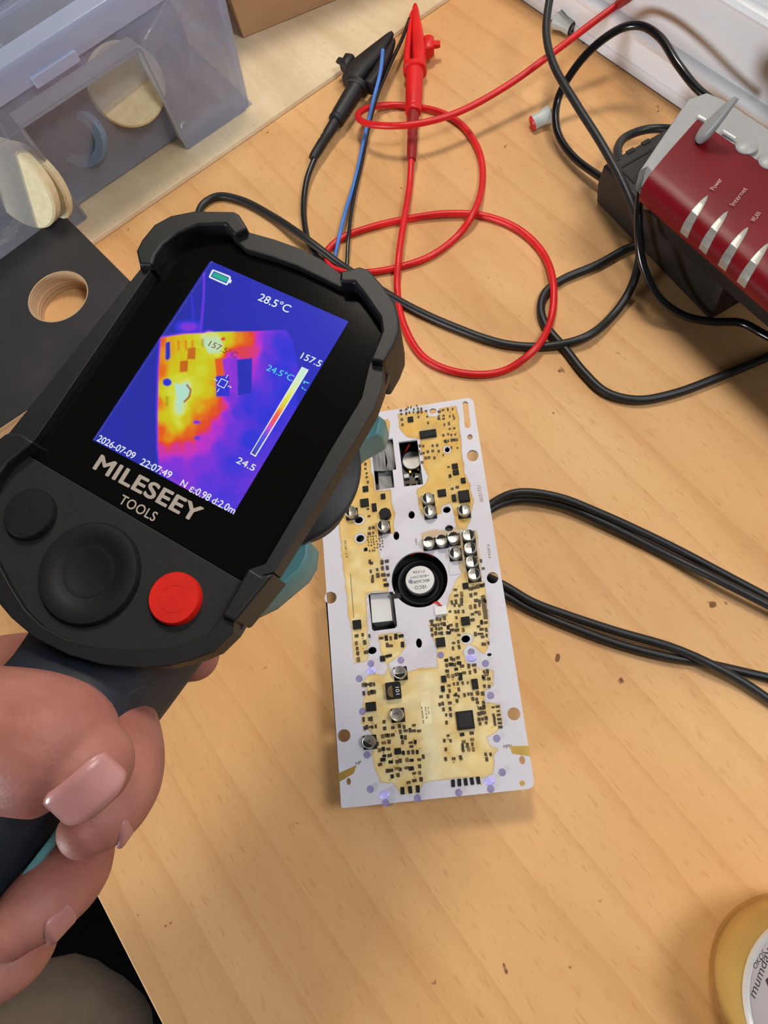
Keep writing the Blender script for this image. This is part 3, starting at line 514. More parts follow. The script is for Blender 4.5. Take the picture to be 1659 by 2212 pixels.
# ------------------------------------------------------------------ circuit board
ZB = 20.0
Bc = [at(1021, 858, ZB), at(1156, 1703, ZB), at(738, 1757, ZB)]
bv = (Bc[0]-Bc[1]); BL_ = np.linalg.norm(bv); bv /= BL_; bu = (Bc[1]-Bc[2]); bu -= bv*(bu@bv); BW_ = np.linalg.norm(bu); bu /= BW_; BO = Bc[1]-bu*BW_
def b2(px, py, z=ZB): d_ = at(px, py, z)-BO; return np.array([d_@bu, d_@bv])
def bwd(u, v, z): return BO*[1, 1, 0]+bu*u+bv*v+EZ*z
pcb = thing('circuit_board', 'white circuit board stained with yellow flux, lying beside the thermal imager', 'circuit board', (*bwd(BW_/2, BL_/2, 0)[:2], 0))
def bx2(mb): return xf(mb, lambda p: bwd(p[0], p[1], p[2]))
rr_ = 3.0; outl = []
for cx, cy, a0 in ((BW_-rr_, BL_-rr_, 0), (rr_, BL_-rr_, 90), (.8, .8, 180), (BW_-rr_, rr_, 270)):
    k = rr_ if (cx, cy) != (.8, .8) else .8
    outl += [(cx+k*math.cos(math.radians(a0+t)), cy+k*math.sin(math.radians(a0+t))) for t in range(0, 91, 15)]
def bcirc(px, py, r, ry=None, n=20): c_ = b2(px, py); m_ = abs(np.linalg.norm(b2(px+5, py)-b2(px-5, py)))/10; my = abs(np.linalg.norm(b2(px, py+5)-b2(px, py-5)))/10; return circ(c_, r*m_, n, (ry or r)*my)
def bpoly(l): return [tuple(b2(*p)) for p in l]
thru = [(714, 1291, 13), (743, 1589, 14), (1110, 1542, 14), (1021, 984, 12.5), (1015, 944, 6), (1064, 1248, 12.5)]
oval = [(753, 1688, 5, 7.5), (1128, 1642, 6.5, 9), (889, 1112, 7, 8.5), (856, 1157, 6.5, 9.5), (778, 1163, 9, 8), (905, 1389, 6.5, 10.5), (804, 1405, 9.5, 8), (1006, 1380, 9.5, 8), (970, 1141, 9, 7), (775, 1123, 9, 7.5), (965, 1101, 8.5, 7), (790, 1187, 5, 5), (935, 888, 8, 6), (966, 971, 5.5, 6), (1057, 1414, 5, 3.5), (1128, 1692, 3, 3)]
pipes = [(801, 1433), (776, 1466), (783, 1537), (866, 1426), (952, 1415), (1018, 1408), (1049, 1433), (1060, 1502), (1073, 1595), (1085, 1668), (1060, 1704), (991, 1712), (902, 1724), (833, 1734), (800, 1705), (793, 1631)]
bright = [(802, 1449), (1019, 1421), (1058, 1687), (831, 1717)]
spk = (906, 1251, 60.5)
winA = [(800, 953), (848, 946), (856, 1014), (848, 1015.5), (852, 1053), (812, 1059)]; winB = [(861, 955), (901, 949), (914, 1046), (873, 1051)]
keyh = [(795, 1284), (801, 1281), (849, 1277), (858, 1352), (853, 1357), (808, 1363), (803, 1359)]
holes = [bcirc(*h) for h in thru]+[bcirc(*h) for h in oval]+[bpoly(winA), bpoly(winB), bpoly(keyh), bcirc(*spk, n=48)]
slot = bpoly([(999, 871), (1002, 867), (1007, 867), (1011, 870), (1017, 920), (1014, 924), (1008, 925), (1004, 921)]); holes.append(slot)
bx2(plate(outl, holes, ZB-1.6, ZB)).build('board', 'whiteboard', pcb)
low = [(9, 4), (BW_-9, 4), (BW_-9, BL_-10), (9, BL_-10)]
bx2(plate(low, [], 5.5, 7.2)).build('lower_board', 'lower', pcb)
for u_, v_ in ((14, 9), (BW_-14, 9), (14, BL_-16), (BW_-14, BL_-16), (12, 92), (BW_-12, 92)):
    MB().lathe(bwd(u_, v_, 0), EZ, [(.01, 0), (3, 0), (3, 5.5), (2.4, 5.5), (2.4, ZB-1.6), (.01, ZB-1.6)], 16).build('standoff', 'psud', pcb, smooth=True)
sw = [(10, 5), (BW_-10, 5), (BW_-10, BL_-11), (10, BL_-11)]; iw = [(12, 7), (BW_-12, 7), (BW_-12, BL_-13), (12, BL_-13)]
bx2(plate(sw, [iw], 7.2, ZB-1.7)).build('spacer_frame', 'psud', pcb)
# flux stain: a thin coat whose outline and colour follow the stained areas
stA = [(866, 879), (900, 874), (918, 876), (926, 900), (946, 898), (948, 868), (984, 863), (990, 900), (996, 950), (1000, 990), (1003, 1020), (1015, 1050), (1022, 1080), (1018, 1122), (1006, 1146), (988, 1140), (982, 1110), (970, 1085), (950, 1110), (918, 1120), (906, 1100), (898, 1058), (916, 1048), (925, 1030), (917, 1010), (914, 985), (907, 950), (880, 944), (862, 922), (860, 895)]
stB = [(835, 906), (842, 914), (840, 936), (800, 944), (795, 950), (802, 1005), (810, 1060), (843, 1058), (847, 1085), (852, 1112), (850, 1150), (824, 1156), (818, 1190), (832, 1240), (838, 1277), (790, 1281), (792, 1330), (797, 1390), (799, 1402), (793, 1428), (765, 1434), (760, 1380), (750, 1300), (742, 1230), (733, 1150), (730, 1120), (770, 1060), (780, 1000), (783, 945)]
stC = [(815, 1372), (868, 1366), (876, 1396), (862, 1418), (838, 1432), (848, 1462), (882, 1452), (900, 1446), (944, 1442), (942, 1420), (944, 1400), (936, 1378), (926, 1342), (958, 1333), (968, 1300), (985, 1250), (1000, 1238), (1046, 1256), (1055, 1330), (1058, 1380), (1046, 1414), (1034, 1402), (1012, 1392), (1000, 1404), (1006, 1430), (1035, 1443), (1066, 1448), (1066, 1480), (1046, 1492), (1046, 1518), (1080, 1522), (1086, 1562), (1075, 1580), (1054, 1592), (1060, 1610), (1076, 1619), (1066, 1630), (1066, 1668), (1048, 1680), (975, 1682), (915, 1692), (896, 1718), (866, 1714), (850, 1694), (822, 1690), (808, 1652), (802, 1628), (816, 1600), (796, 1575), (779, 1560), (783, 1522), (792, 1490), (784, 1470), (800, 1456), (832, 1458), (838, 1440), (826, 1420), (820, 1394)]
stD = [(1000, 1150), (1030, 1145), (1042, 1250), (1000, 1240), (975, 1200)]
stE = [(908, 1150), (995, 1138), (998, 1180), (915, 1188)]
gx, gy = np.meshgrid(np.arange(3, BW_-3, .5), np.arange(3, BL_-3, .5)); sh_ = gx.shape
wp = BO*[1, 1, 0]+gx[..., None]*bu+gy[..., None]*bv+EZ*(ZB+.06); pp = proj(wp); PX, PY = pp[..., 0], pp[..., 1]
from mathutils import noise as mn
nz1 = np.array([mn.noise(Vector((x*.16, y*.16, 3))) for x, y in zip(gx.ravel(), gy.ravel())]).reshape(sh_); nz2 = np.array([mn.noise(Vector((x*.55, y*.55, 8))) for x, y in zip(gx.ravel(), gy.ravel())]).reshape(sh_)
al = np.zeros(sh_); edge = np.full(sh_, 99.)
for pl, strength in ((stA, 1), (stB, 1), (stC, 1), (stD, .55), (stE, .45)):
    ins = inpoly(PX, PY, pl); ed_ = edgedist(PX, PY, pl); sd_ = np.where(ins, ed_, -ed_)+nz1*3+nz2*2.2; a_ = np.clip((sd_+1.2)/3.2, 0, 1)*strength; edge = np.where(a_ > al, ed_, edge); al = np.maximum(al, a_)
for h in [(935, 888, 13, 11), (966, 971, 9, 9), (775, 1123, 13, 11), (778, 1163, 13, 12), (965, 1101, 13, 11), (1008, 1380, 14, 12), (1019, 1415, 15, 18), (804, 1405, 13, 12)]:
    al *= np.clip((np.hypot((PX-h[0])/h[2], (PY-h[1])/h[3])-1)*4+.5, 0, 1)
for hp_ in holes:
    al[inpoly(gx, gy, hp_)] = 0
am = np.array(lin((216, 168, 72))); pale = np.array(lin((228, 210, 156))); mid = np.array(lin((222, 194, 118)))
f_up = np.clip((1300-PY)/350, 0, 1); e_ = np.clip(1-edge/7, 0, 1); k1 = np.clip(.15+.75*f_up*.8+.5*e_*(.4+.6*f_up)+nz1*.45+nz2*.12, 0, 1)[..., None]
base_ = pale*(1-np.clip(f_up+nz1*.5+.25, 0, 1)[..., None])+mid*np.clip(f_up+nz1*.5+.25, 0, 1)[..., None]; cc_ = base_*(1-k1)+am*k1
cream_ = np.array(lin((226, 214, 172))); wk = (np.clip(1-np.abs(PX-925-(PY-1500)*.06)/34, 0, 1)*(PY > 1450)*.8)[..., None]; cc_ = cc_*(1-wk)+cream_*wk
idx = -np.ones(sh_, int); keep = al > .01; kk = keep.copy(); kk[1:] |= keep[:-1]; kk[:-1] |= keep[1:]; kk[:, 1:] |= keep[:, :-1]; kk[:, :-1] |= keep[:, 1:]
idx[kk] = np.arange(kk.sum()); mb = MB(); F_ = []
for j in range(sh_[0]-1):
    for i in range(sh_[1]-1):
        q_ = (idx[j, i], idx[j, i+1], idx[j+1, i+1], idx[j+1, i])
        if min(q_) >= 0: F_.append(q_)
mb.add(wp[kk].tolist(), F_); fx = mb.build('flux_stain', vcol_mat('flux_residue', rough=.55, alpha=True, noise=.12), pcb); set_col(fx, np.c_[cc_[kk], al[kk]]); fx['label'] = 'yellow flux stain'
def bbox(name, px, py, wpx, hpx, h, m, parent=pcb, rot=0, bev=.25, z0=ZB, lab=None):
    c_ = b2(px, py); mpp = .2065*330/330; s_ = np.linalg.norm(b2(px+5, py)-b2(px-5, py))/10; t_ = np.linalg.norm(b2(px, py+5)-b2(px, py-5))/10
    ca, sa = math.cos(rot), math.sin(rot); u_ = bu*ca+bv*sa; v_ = -bu*sa+bv*ca
    o = MB().box(bwd(c_[0], c_[1], z0+h/2), u_, v_, EZ, wpx*s_/2, hpx*t_/2, h/2).build(name, m, parent, bevel=bev)
    if lab: o['label'] = lab
    return o
PXMM = np.linalg.norm(b2(930, 1300)-b2(920, 1300))/10
# electrolytic capacitors: base, can, black half mark
caps = [(924, 1075, 'l'), (928, 1102, 'l'), (1002, 1100, 'l'), (827, 1134, 'l'), (757, 1104, 'l'), (926, 1170, 't'), (953, 1166, 't'), (979, 1160, 't'), (1012, 1155, 'r'), (1015, 1183, 'r'), (1019, 1212, 'r'), (1024, 1239, 'r'), (983, 1193, 'l'), (863, 1452, 'b'), (857, 1543, ''), (796, 1602, 'd')]
for (x, y, md) in caps:
    c_ = b2(x, y, ZB+4.6); r_ = 13.2*PXMM; pc = bwd(c_[0], c_[1], ZB)
    cn = MB().lathe(pc, EZ, [(.01, .9), (r_, .9), (r_, 1.4), (r_*.95, 1.7), (r_, 2.0), (r_, 4.2), (r_*.93, 4.6), (r_*.88, 4.55), (.01, 4.55)], 28).build('capacitor', 'can', pcb, smooth=True)
    MB().box(pc+EZ*.5, bu, bv, EZ, r_*1.06, r_*1.06, .5).build('capacitor_base', 'chip', cn, bevel=.3)
    if md:
        ang = {'l': 180, 'r': 0, 't': 90, 'b': 270, 'd': 235}[md]; a_ = [math.radians(ang+t) for t in range(-76, 77, 6)]; rr2 = r_*.87; q_ = [pc+bu*rr2*math.cos(t)+bv*rr2*math.sin(t)+EZ*4.56 for t in a_]; MB().prism(q_, [p+EZ*.05 for p in q_]).build('polarity_mark', 'chip', cn)
    s_ = {0: '470', 1: '220', 2: '56', 3: '100'}[(int(x)+int(y)) % 4]; L = r_*.8; xf(text_mb(s_, L, r_*.42), lambda p: pc+bu*(p[0]-L/2+(.15 if md == 'l' else -.3))+bv*(p[1]-.3)+EZ*(4.63)).build('can_print', 'ink', cn)
# larger chips
chips = [(925, 939, 36, 15, 1.6), (887, 907, 12, 11, 1), (788, 1087, 18, 17, 1.2), (955, 1066, 18, 15, 1.2), (983, 1008, 13, 11, 1), (985, 1021, 13, 11, 1), (828, 1073, 10, 11, 1), (809, 1097, 10, 17, 1.2), (1006, 1266, 13, 13, 1), (1006, 1342, 19, 18, 1.3), (952, 1388, 20, 20, 1.3), (772, 1350, 18, 19, 1.6), (827, 1423, 11, 12, 1), (959, 1467, 11, 14, 1.2), (957, 1488, 8, 13, 1.1), (1026, 1478, 14, 22, 1.4), (802, 1527, 22, 20, 1.3), (860, 1623, 14, 14, 1), (790, 1057, 12, 12, 1), (1001, 1039, 10, 11, 1.2), (981, 1077, 9, 15, 1.2), (995, 1466, 9, 7, 1), (954, 1066, 9, 9, 1.3), (889, 1660, 11, 9, 1), (828, 1611+30, 11, 8, 1)]
for (x, y, w, h, t) in chips: bbox('chip', x, y, w, h, t, 'chip')
for i in range(9):
    for sgn in (-1, 1): bbox('chip_pin', 910+i*3.8, 939.4-i*.45+sgn*10, 1.4, 5, .4, 'solder', bev=0)
q4 = bbox('processor_chip', 1005, 1556, 38, 40, 1.6, 'chip', bev=.35, lab='largest square black chip'); bbox('chip_recess', 1005.2, 1555, 28, 30, .06, 'psud', parent=q4, z0=ZB+1.6, bev=0)
bbox('inductor', 1003, 1075, 24, 23, 3.2, 'chip', bev=.5, lab='black square inductor')
MB().lathe(bwd(*b2(831, 1108, ZB+3), ZB), EZ, [(.01, 0), (14*PXMM, 0), (14*PXMM, 2.6), (12.6*PXMM, 3.1), (.01, 3.1)], 8).build('inductor', 'chip', pcb, bevel=.3)
ind = bbox('inductor', 851, 1493, 32, 36, 3.6, 'chip', bev=.6, lab='black drum inductor printed 101'); c_ = b2(851, 1493, ZB+3.6); pc = bwd(*c_, ZB+3.62)
q_ = [pc+bu*11*PXMM*math.cos(t)+bv*12*PXMM*math.sin(t)-bu*.6 for t in np.linspace(math.pi*.5, math.pi*1.5, 14)]; MB().prism(q_, [p+EZ*.05 for p in q_]).build('inductor_face', 'comp2', ind)
xf(text_mb('101', 3.2, 1.6), lambda p: pc+bu*(1.2-p[1]*0+p[1]-.4)+bv*(1.6-p[0])+EZ*.08).build('inductor_print', 'white', ind)
# fine pin row on the right, tiny chip components in clusters
small = []
def cl(x0, y0, x1, y1, nx, ny, w=5, h=8, jit=2, p=.85, skew=-.115):
    for i in range(nx):
        for j in range(ny):
            if random.random() > p: continue
            x = x0+(x1-x0)*(i/(max(1, nx-1))); y = y0+(y1-y0)*(j/max(1, ny-1))+(x-x0)*skew; r = random.random() < .35
            ww, hh = (h, w) if r else (w, h); k = random.uniform(.8, 1.25)
            small.append((x+random.uniform(-jit, jit)+(y-y0)*.12, y+random.uniform(-jit, jit), ww*k, hh*k))
cl(868, 887, 912, 895, 6, 2, 4, 6); cl(868, 905, 905, 918, 4, 2, 5, 6); cl(905, 890, 922, 915, 2, 3, 4, 6); cl(948, 888, 980, 900, 4, 2, 4, 7); cl(950, 905, 980, 930, 4, 3, 4, 7); cl(958, 940, 986, 952, 4, 2, 5, 5); cl(915, 965, 945, 990, 4, 3, 5, 6); cl(955, 955, 985, 985, 4, 3, 4, 6, p=.7); cl(968, 1010, 974, 1030, 1, 2, 4, 7)
cl(906, 965, 912, 1000, 1, 5, 5, 6); cl(975, 1030, 985, 1055, 2, 2, 5, 7); cl(786, 975, 786, 1050, 1, 9, 5, 6, 1); cl(795, 1085, 803, 1115, 1, 3, 4, 7); cl(798, 1140, 812, 1152, 3, 2, 5, 6); cl(795, 1160, 825, 1190, 6, 6, 2, 3, 1)
cl(803, 1217, 836, 1245, 4, 3, 6, 8, 1); cl(806, 1255, 832, 1268, 2, 2, 6, 10); cl(770, 1375, 786, 1425, 2, 5, 6, 8); cl(822, 1380, 868, 1396, 5, 2, 6, 10); cl(838, 1415, 858, 1425, 2, 1, 6, 14)
cl(970, 1262, 995, 1300, 3, 4, 5, 9); cl(1015, 1255, 1040, 1300, 4, 4, 6, 8); cl(932, 1340, 968, 1370, 6, 4, 5, 7); cl(972, 1310, 1000, 1335, 4, 3, 5, 7); cl(975, 1350, 1000, 1400, 3, 5, 5, 8); cl(1018, 1310, 1036, 1370, 3, 5, 5, 8); small += [(1043.5+j*.55, 1288+j*4.3, 9, 2.4) for j in range(12)]; cl(1040, 1345, 1050, 1390, 2, 4, 5, 8)
cl(965, 1425, 990, 1460, 4, 4, 6, 8); cl(1000, 1440, 1040, 1465, 4, 3, 5, 8); cl(970, 1480, 1010, 1505, 5, 3, 4, 6); cl(1020, 1500, 1042, 1530, 3, 4, 6, 7); cl(955, 1505, 985, 1545, 3, 4, 5, 7, p=.7); cl(965, 1545, 975, 1590, 1, 4, 4, 6); cl(1032, 1530, 1048, 1565, 3, 4, 5, 6); cl(1065, 1528, 1076, 1572, 2, 6, 7, 4, .5)
cl(784, 1480, 808, 1498, 5, 2, 5, 8, 1); cl(786, 1555, 810, 1572, 5, 2, 4, 8, 1); cl(820, 1490, 835, 1540, 2, 3, 6, 8, p=.7); cl(815, 1590, 850, 1680, 4, 7, 6, 8, p=.7); cl(865, 1570, 905, 1640, 5, 7, 5, 8, p=.75); cl(865, 1645, 905, 1690, 4, 4, 6, 8, p=.75); small += [(870+i*16.5, 1708-i*1.9, 8, 16) for i in range(3)]+[(979+i*13.6, 1692-i*1.6, 8, 16) for i in range(5)]
cl(960, 1600, 990, 1640, 3, 3, 5, 7, p=.7); cl(1000, 1585, 1018, 1600, 2, 2, 8, 6); cl(1000, 1610, 1022, 1620, 3, 2, 5, 8, 1, 1); cl(1050, 1630, 1060, 1640, 2, 2, 4, 6); cl(945, 1470, 952, 1520, 1, 3, 5, 7); cl(1044, 1450, 1054, 1500, 2, 4, 5, 6)
cl(800, 1375, 815, 1380, 1, 1); cl(798, 1215, 800, 1235, 1, 2); cl(880, 880, 900, 884, 3, 1, 3, 4); cl(1040, 1210, 1045, 1300, 1, 6, 4, 6); cl(835, 1590, 850, 1560, 2, 3, 6, 7); cl(1052, 1455, 1054, 1462, 2, 1, 6, 6)
def clear(x, y):
    for c_ in caps:
        if abs(x-c_[0]) < 18 and abs(y-c_[1]) < 19: return False
    for c_ in chips:
        if abs(x-c_[0]) < c_[2]/2+4 and abs(y-c_[1]) < c_[3]/2+4: return False
    for c_ in oval+[(p[0], p[1], 9, 9) for p in pipes+bright]+[(1005, 1556, 24, 24), (1003, 1075, 16, 16), (831, 1108, 18, 17), (851, 1493, 20, 22), (906, 1251, 64, 64)]:
        if abs(x-c_[0]) < c_[2]+3 and abs(y-c_[1]) < (c_[3] if len(c_) > 3 else c_[2])+3: return False
    return True
small = [s_ for s_ in small if clear(s_[0], s_[1])]; small.sort(key=lambda s_: -s_[2]*s_[3]); print('small', len(small))
mset = ['comp', 'chip', 'comp2', 'comp']
rest = MB()
for i, (x, y, w, h) in enumerate(small):
    rot = random.uniform(-.12, .12); s_ = PXMM*(.92+.16*(y-870)/880)
    if i < 100: bbox('chip_component', x, y, w, h, random.uniform(.5, .9), mset[i % 4] if i > 14 else 'chip', rot=rot, bev=.18)
    else: rest.box(bwd(*b2(x, y), ZB+.3), bu*math.cos(rot)+bv*math.sin(rot), -bu*math.sin(rot)+bv*math.cos(rot), EZ, w*s_/2, h*s_/2, .3)
ro = rest.build('small_components', 'comp', pcb); ro['kind'] = 'stuff'
sd = MB()
for k in range(120):
    s_ = random.choice(small); x, y = s_[0]+random.choice((-6, 6, 0)), s_[1]+random.choice((-8, 8)); 
    if clear(x, y): sd.lathe(bwd(*b2(x, y), ZB), EZ, [(.01, 0), (.42, 0), (.3, .22), (.01, .3)], 8)
so = sd.build('solder_dots', 'gold', pcb, smooth=True); so['kind'] = 'stuff'
# light pipes
for x, y in pipes: MB().lathe(bwd(*b2(x, y), 7), EZ, [(.01, 0), (7.2*PXMM, 0), (7.2*PXMM, ZB-6.8), (6.3*PXMM, ZB-6.5), (.01, ZB-6.5)], 18).build('light_pipe', 'lilac', pcb, smooth=True)
for x, y in bright:
    c_ = bwd(*b2(x, y), ZB-.5); MB().loft([[c_+bu*10.4*PXMM*k*math.cos(t)+bv*8*PXMM*k*math.sin(t)+EZ*z for t in np.linspace(0, 2*math.pi, 20, endpoint=False)] for k, z in ((1, 0), (1, .8), (.85, 1.1), (.3, 1.2))]).build('light_pipe', 'lilacb', pcb, smooth=True)['label'] = 'bright lilac light pipe'
# edge contact pads, ring pad
for pl in ([(1101, 1612), (1142, 1611), (1145, 1634), (1106, 1628)], [(730, 1671), (770, 1653), (764, 1671), (733, 1689)]):
    q_ = [bwd(*b2(*p), ZB+.02) for p in pl]; MB().prism(q_, [p+EZ*.06 for p in q_]).build('edge_pad', 'gold', pcb)
bx2(plate(bcirc(1128, 1692, 6), [bcirc(1128, 1692, 3.1)], ZB, ZB+.08)).build('ring_pad', 'gold', pcb)
# loudspeaker in the round cut-out
sp = b2(906, 1251, 12); sc = bwd(*b2(906, 1251), 7.2)
spk_o = MB().lathe(sc, EZ, [(.01, 0), (55*PXMM, 0), (55*PXMM, 6), (50*PXMM, 7.5), (46*PXMM, 7.2), (40*PXMM, 5), (36*PXMM, 5.5), (33*PXMM, 9.4), (.01, 9.4)], 48).build('loudspeaker', 'rubber', pcb, smooth=True); spk_o['label'] = 'black round loudspeaker'
lc = bwd(*b2(907, 1252, 17), 16.6); MB().lathe(lc, EZ, [(.01, 0), (31.5*PXMM, 0), (31.5*PXMM, .25), (.01, .25)], 40).build('speaker_label', 'white', spk_o)
for s_, du, dv, L, h in (('VECO', 27, -16, 27, 8, ), ('80C60R8', 24, -3.5, 42, 6.5), ('+8Ω0.2W+', 24, 7, 42, 6), ('71336', 17, 18, 27, 6)):
    xf(text_mb(s_, L*PXMM, h*PXMM), lambda p: lc+bu*(L/2*PXMM-p[0])+bv*(dv*PXMM*-0+(dv+3)*PXMM-p[1])+EZ*.3).build('label_print', 'ink', spk_o)
MB().lathe(lc-bu*21*PXMM-bv*1*PXMM, EZ, [(.01, .27), (4.5*PXMM, .27), (4.5*PXMM, .33), (.01, .33)], 14).build('ink_dot', 'lilac', spk_o)
q_ = [bwd(*b2(*p, 16), 7.2) for p in ((799, 1283), (841, 1279), (848, 1341), (804, 1346))]; MB().prism(q_, [p+EZ*9 for p in q_]).build('white_block', 'white', pcb, bevel=.3)
q_ = [b2(844, 1283), b2(865, 1281), b2(866, 1292), b2(846, 1294)]; bx2(plate([tuple(p) for p in q_], [], 19.95, 20.08)).build('slot_channel', 'psud', pcb)
# what shows through the two windows: ribbon cable, flat connector, coin cell, small bits
def wz(px, py, z): return at(px, py, z)
rib = MB()
for k in range(9):
    rib.tube(spline([wz(803+k*2.9, 945, 15), wz(806+k*2.9, 980, 16+.3*(k % 3)), wz(809+k*2.8, 1018, 14.5)]), 0.62, 8)
for k in range(6):
    rib.tube(spline([wz(826+k*3, 945, 16), wz(834+k*3.2, 978, 17), wz(839+k*2.4, 1000, 16), wz(834+k*3, 1016, 14.8)]), 0.6, 8)
rib.build('ribbon_cable', 'ribbon', pcb, smooth=True)
q_ = [wz(*p, 12) for p in ((815, 1012), (843, 1010), (848, 1056), (819, 1060))]; fcn = MB().prism([p-EZ*4 for p in q_], q_).build('flat_connector', 'ribbon', pcb, bevel=.3)
MB().lathe(wz(890, 994, 10)-EZ*2, EZ, [(.01, 0), (23*PXMM, 0), (24*PXMM, .5), (24*PXMM, 1.8), (22.5*PXMM, 2.1), (22*PXMM, 1.9), (.01, 1.9)], 36).build('coin_cell', 'silver', pcb, smooth=True)
MB().tube(spline([wz(885, 945, 12), wz(884, 960, 13), wz(877, 972, 12), wz(872, 978, 9)]), .5, 8).build('red_wire', 'redw', pcb, smooth=True)
for (x, y, w, h, m_) in ((878, 1028, 12, 9, 'white'), (886, 1019, 5, 6, 'gold'), (893, 1022, 5, 5, 'chip'), (900, 1030, 8, 4, 'silver'), (880, 1042, 8, 8, 'comp'), (893, 1042, 9, 8, 'comp2'), (905, 1040, 7, 10, 'chip'), (873, 962, 6, 8, 'comp'), (903, 1012, 6, 10, 'comp2')):
    p_ = wz(x, y, 9); MB().box(p_-EZ*.9, bu, bv, EZ, w*PXMM/2, h*PXMM/2, 1).build('lower_component', m_, pcb)
# connector beside the speaker, wires, and the small prints
bbox('wire_connector', 953, 1320, 26, 18, 1.8, 'white'); bbox('clear_sealant', 980, 1222, 22, 40, .5, 'whiteboard', bev=.2)
MB().tube(spline([bwd(*b2(*p), z) for p, z in (((925, 1309), 15), ((935, 1303), 19), ((945, 1302), 21.2), ((955, 1312), 21.4))]), .45, 8).build('red_wire', 'redw', pcb, smooth=True)
MB().tube(spline([bwd(*b2(*p), z) for p, z in (((885, 1192), 15), ((900, 1189), 17.5), ((918, 1190), 17.5), ((935, 1195), 15))]), .5, 8).build('red_wire', 'redw', pcb, smooth=True)
def bt(s_, p0, p1, h, m_='inkb'):
    a_, e_2 = bwd(*b2(*p0), ZB+.07), bwd(*b2(*p1), ZB+.07); d_ = e_2-a_; L = np.linalg.norm(d_); d_ /= L; n_ = np.array([-d_[1], d_[0], 0]); xf(text_mb(s_, L, h), lambda p: a_+d_*p[0]+n_*p[1]).build('board_print', m_, pcb)
bt('0021751', (1044, 1083), (1038, 1048), 1.6); bt('EC4DE', (752, 1204), (748, 1166), 1.2, 'comp'); bt('MPN', (1088, 1617), (1106, 1615), 1.4, 'comp'); bt('NP', (769, 1653), (781, 1650), 1.3, 'comp'); bt('100', (902, 1176), (900, 1163), .9, 'comp'); bt('M0F2', (1061, 1205), (1057, 1175), 1.1)
q_ = [bwd(*b2(*p), ZB+.07) for p in ((907, 1497), (926, 1494), (934, 1562), (915, 1566))]; MB().prism(q_, [p+EZ*.05 for p in q_]).build('serial_label', 'cream', pcb)
for k, (x, w) in enumerate(((911, 44), (919, 30), (925, 20))):
    for j in range(int(w/3)):
        if random.random() < .8: bbox('label_mark', x+j*.33, 1528+j*2.6, 2.6, 1.5, .03, 'ink', z0=ZB+.12, bev=0)
lp = MB(); c_ = bwd(*b2(760, 1240), ZB+.07); lp.tube([bwd(*b2(757, 1240), ZB+.08), bwd(*b2(764, 1335), ZB+.08)], .12, 6); lp.build('trace_line', 'comp', pcb)
# ------------------------------------------------------------------ thermal imager
im = thing('thermal_imager', 'black handheld thermal imager with a lit colour screen, held above the bench', 'thermal imager', DT)
def dxf(mb): return xf(mb, lambda p: dw(p))
def dpoly(l, w=0.0): return [tuple(dev(*p, w)[:2]) for p in l]
def dplate(outer, holes, w0, w1): return dxf(plate(outer, holes, w0, w1))
outer = [(302, 579), (298, 547), (310, 523), (337, 490), (372, 471), (422, 461), (507, 462), (517, 467), (538, 500), (592, 515), (646, 534), (696, 560), (738, 591), (757, 587), (777, 581), (797, 587), (827, 621), (854, 660), (862, 691), (862, 718), (850, 749), (828, 788), (826, 830), (808, 880), (776, 935), (731, 1008), (664, 1120), (592, 1236), (564, 1243), (506, 1341), (503, 1367), (463, 1406), (420, 1424), (362, 1439), (307, 1443), (217, 1435), (145, 1414), (72, 1377), (22, 1334), (-10, 1296), (-44, 1240), (-62, 1170), (-64, 1100), (-48, 1040), (-25, 990), (0, 947), (15, 937), (47, 938)]
inner = [(330, 577), (336, 555), (352, 530), (385, 505), (430, 488), (487, 486), (502, 512), (530, 538), (590, 555), (640, 573), (700, 602), (735, 620), (765, 616), (788, 642), (820, 690), (824, 718), (812, 746), (796, 795), (781, 860), (712, 975), (647, 1092), (573, 1218), (539, 1230), (479, 1333), (452, 1370), (380, 1395), (307, 1401), (217, 1397), (145, 1381), (90, 1352), (54, 1316), (22, 1265), (-12, 1200), (-32, 1130), (-18, 1050), (12, 1000), (75, 953)]
oP, iP = dpoly(outer, 2.5), dpoly(inner, 2.0)
OW = dict(w0=-13)
def radial(poly, c_, ang):
    best = 0; d_ = np.array([math.cos(ang), math.sin(ang)])
    for i in range(len(poly)):
        p, q = np.array(poly[i])-c_, np.array(poly[(i+1) % len(poly)])-c_; e_ = q-p; den = d_[0]*e_[1]-d_[1]*e_[0]
        if abs(den) < 1e-9: continue
        t_ = (p[0]*e_[1]-p[1]*e_[0])/den; s_ = (p[0]*d_[1]-p[1]*d_[0])/den
        if t_ > 0 and -1e-6 <= s_ <= 1+1e-6: best = max(best, t_)
    return c_+d_*best
fc_ = np.array([-1.0, -9.0]); angs = sorted({round(math.atan2(p[1]-fc_[1], p[0]-fc_[0]), 5) for p in oP} | {round(math.atan2(p[1]-fc_[1], p[0]-fc_[0]), 5) for p in iP})
ro_ = [radial(oP, fc_, a) for a in angs]; ri_ = [radial(iP, fc_, a) for a in angs]; na = len(angs); fm = MB()
fm.v = [tuple(dw([*p, w])) for w, rg_ in ((-4.6, ri_), (-4.6, ro_), (2.2, ro_), (2.2, ri_)) for p in rg_]
fm.f = [(k*na+i, k*na+(i+1) % na, ((k+1) % 4)*na+(i+1) % na, ((k+1) % 4)*na+i) for k in range(4) for i in range(na)]
fm.build('bumper_frame', 'rubber', im, bevel=.7, seg=3)
def guard(l, w1=4.6, w0=-15): dxf(MB().prism([(*p, w0) for p in dpoly(l, 3.5)], [(*p, w1) for p in dpoly(l, 3.5)])).build('corner_guard', 'rubber', im, bevel=.8, seg=3)
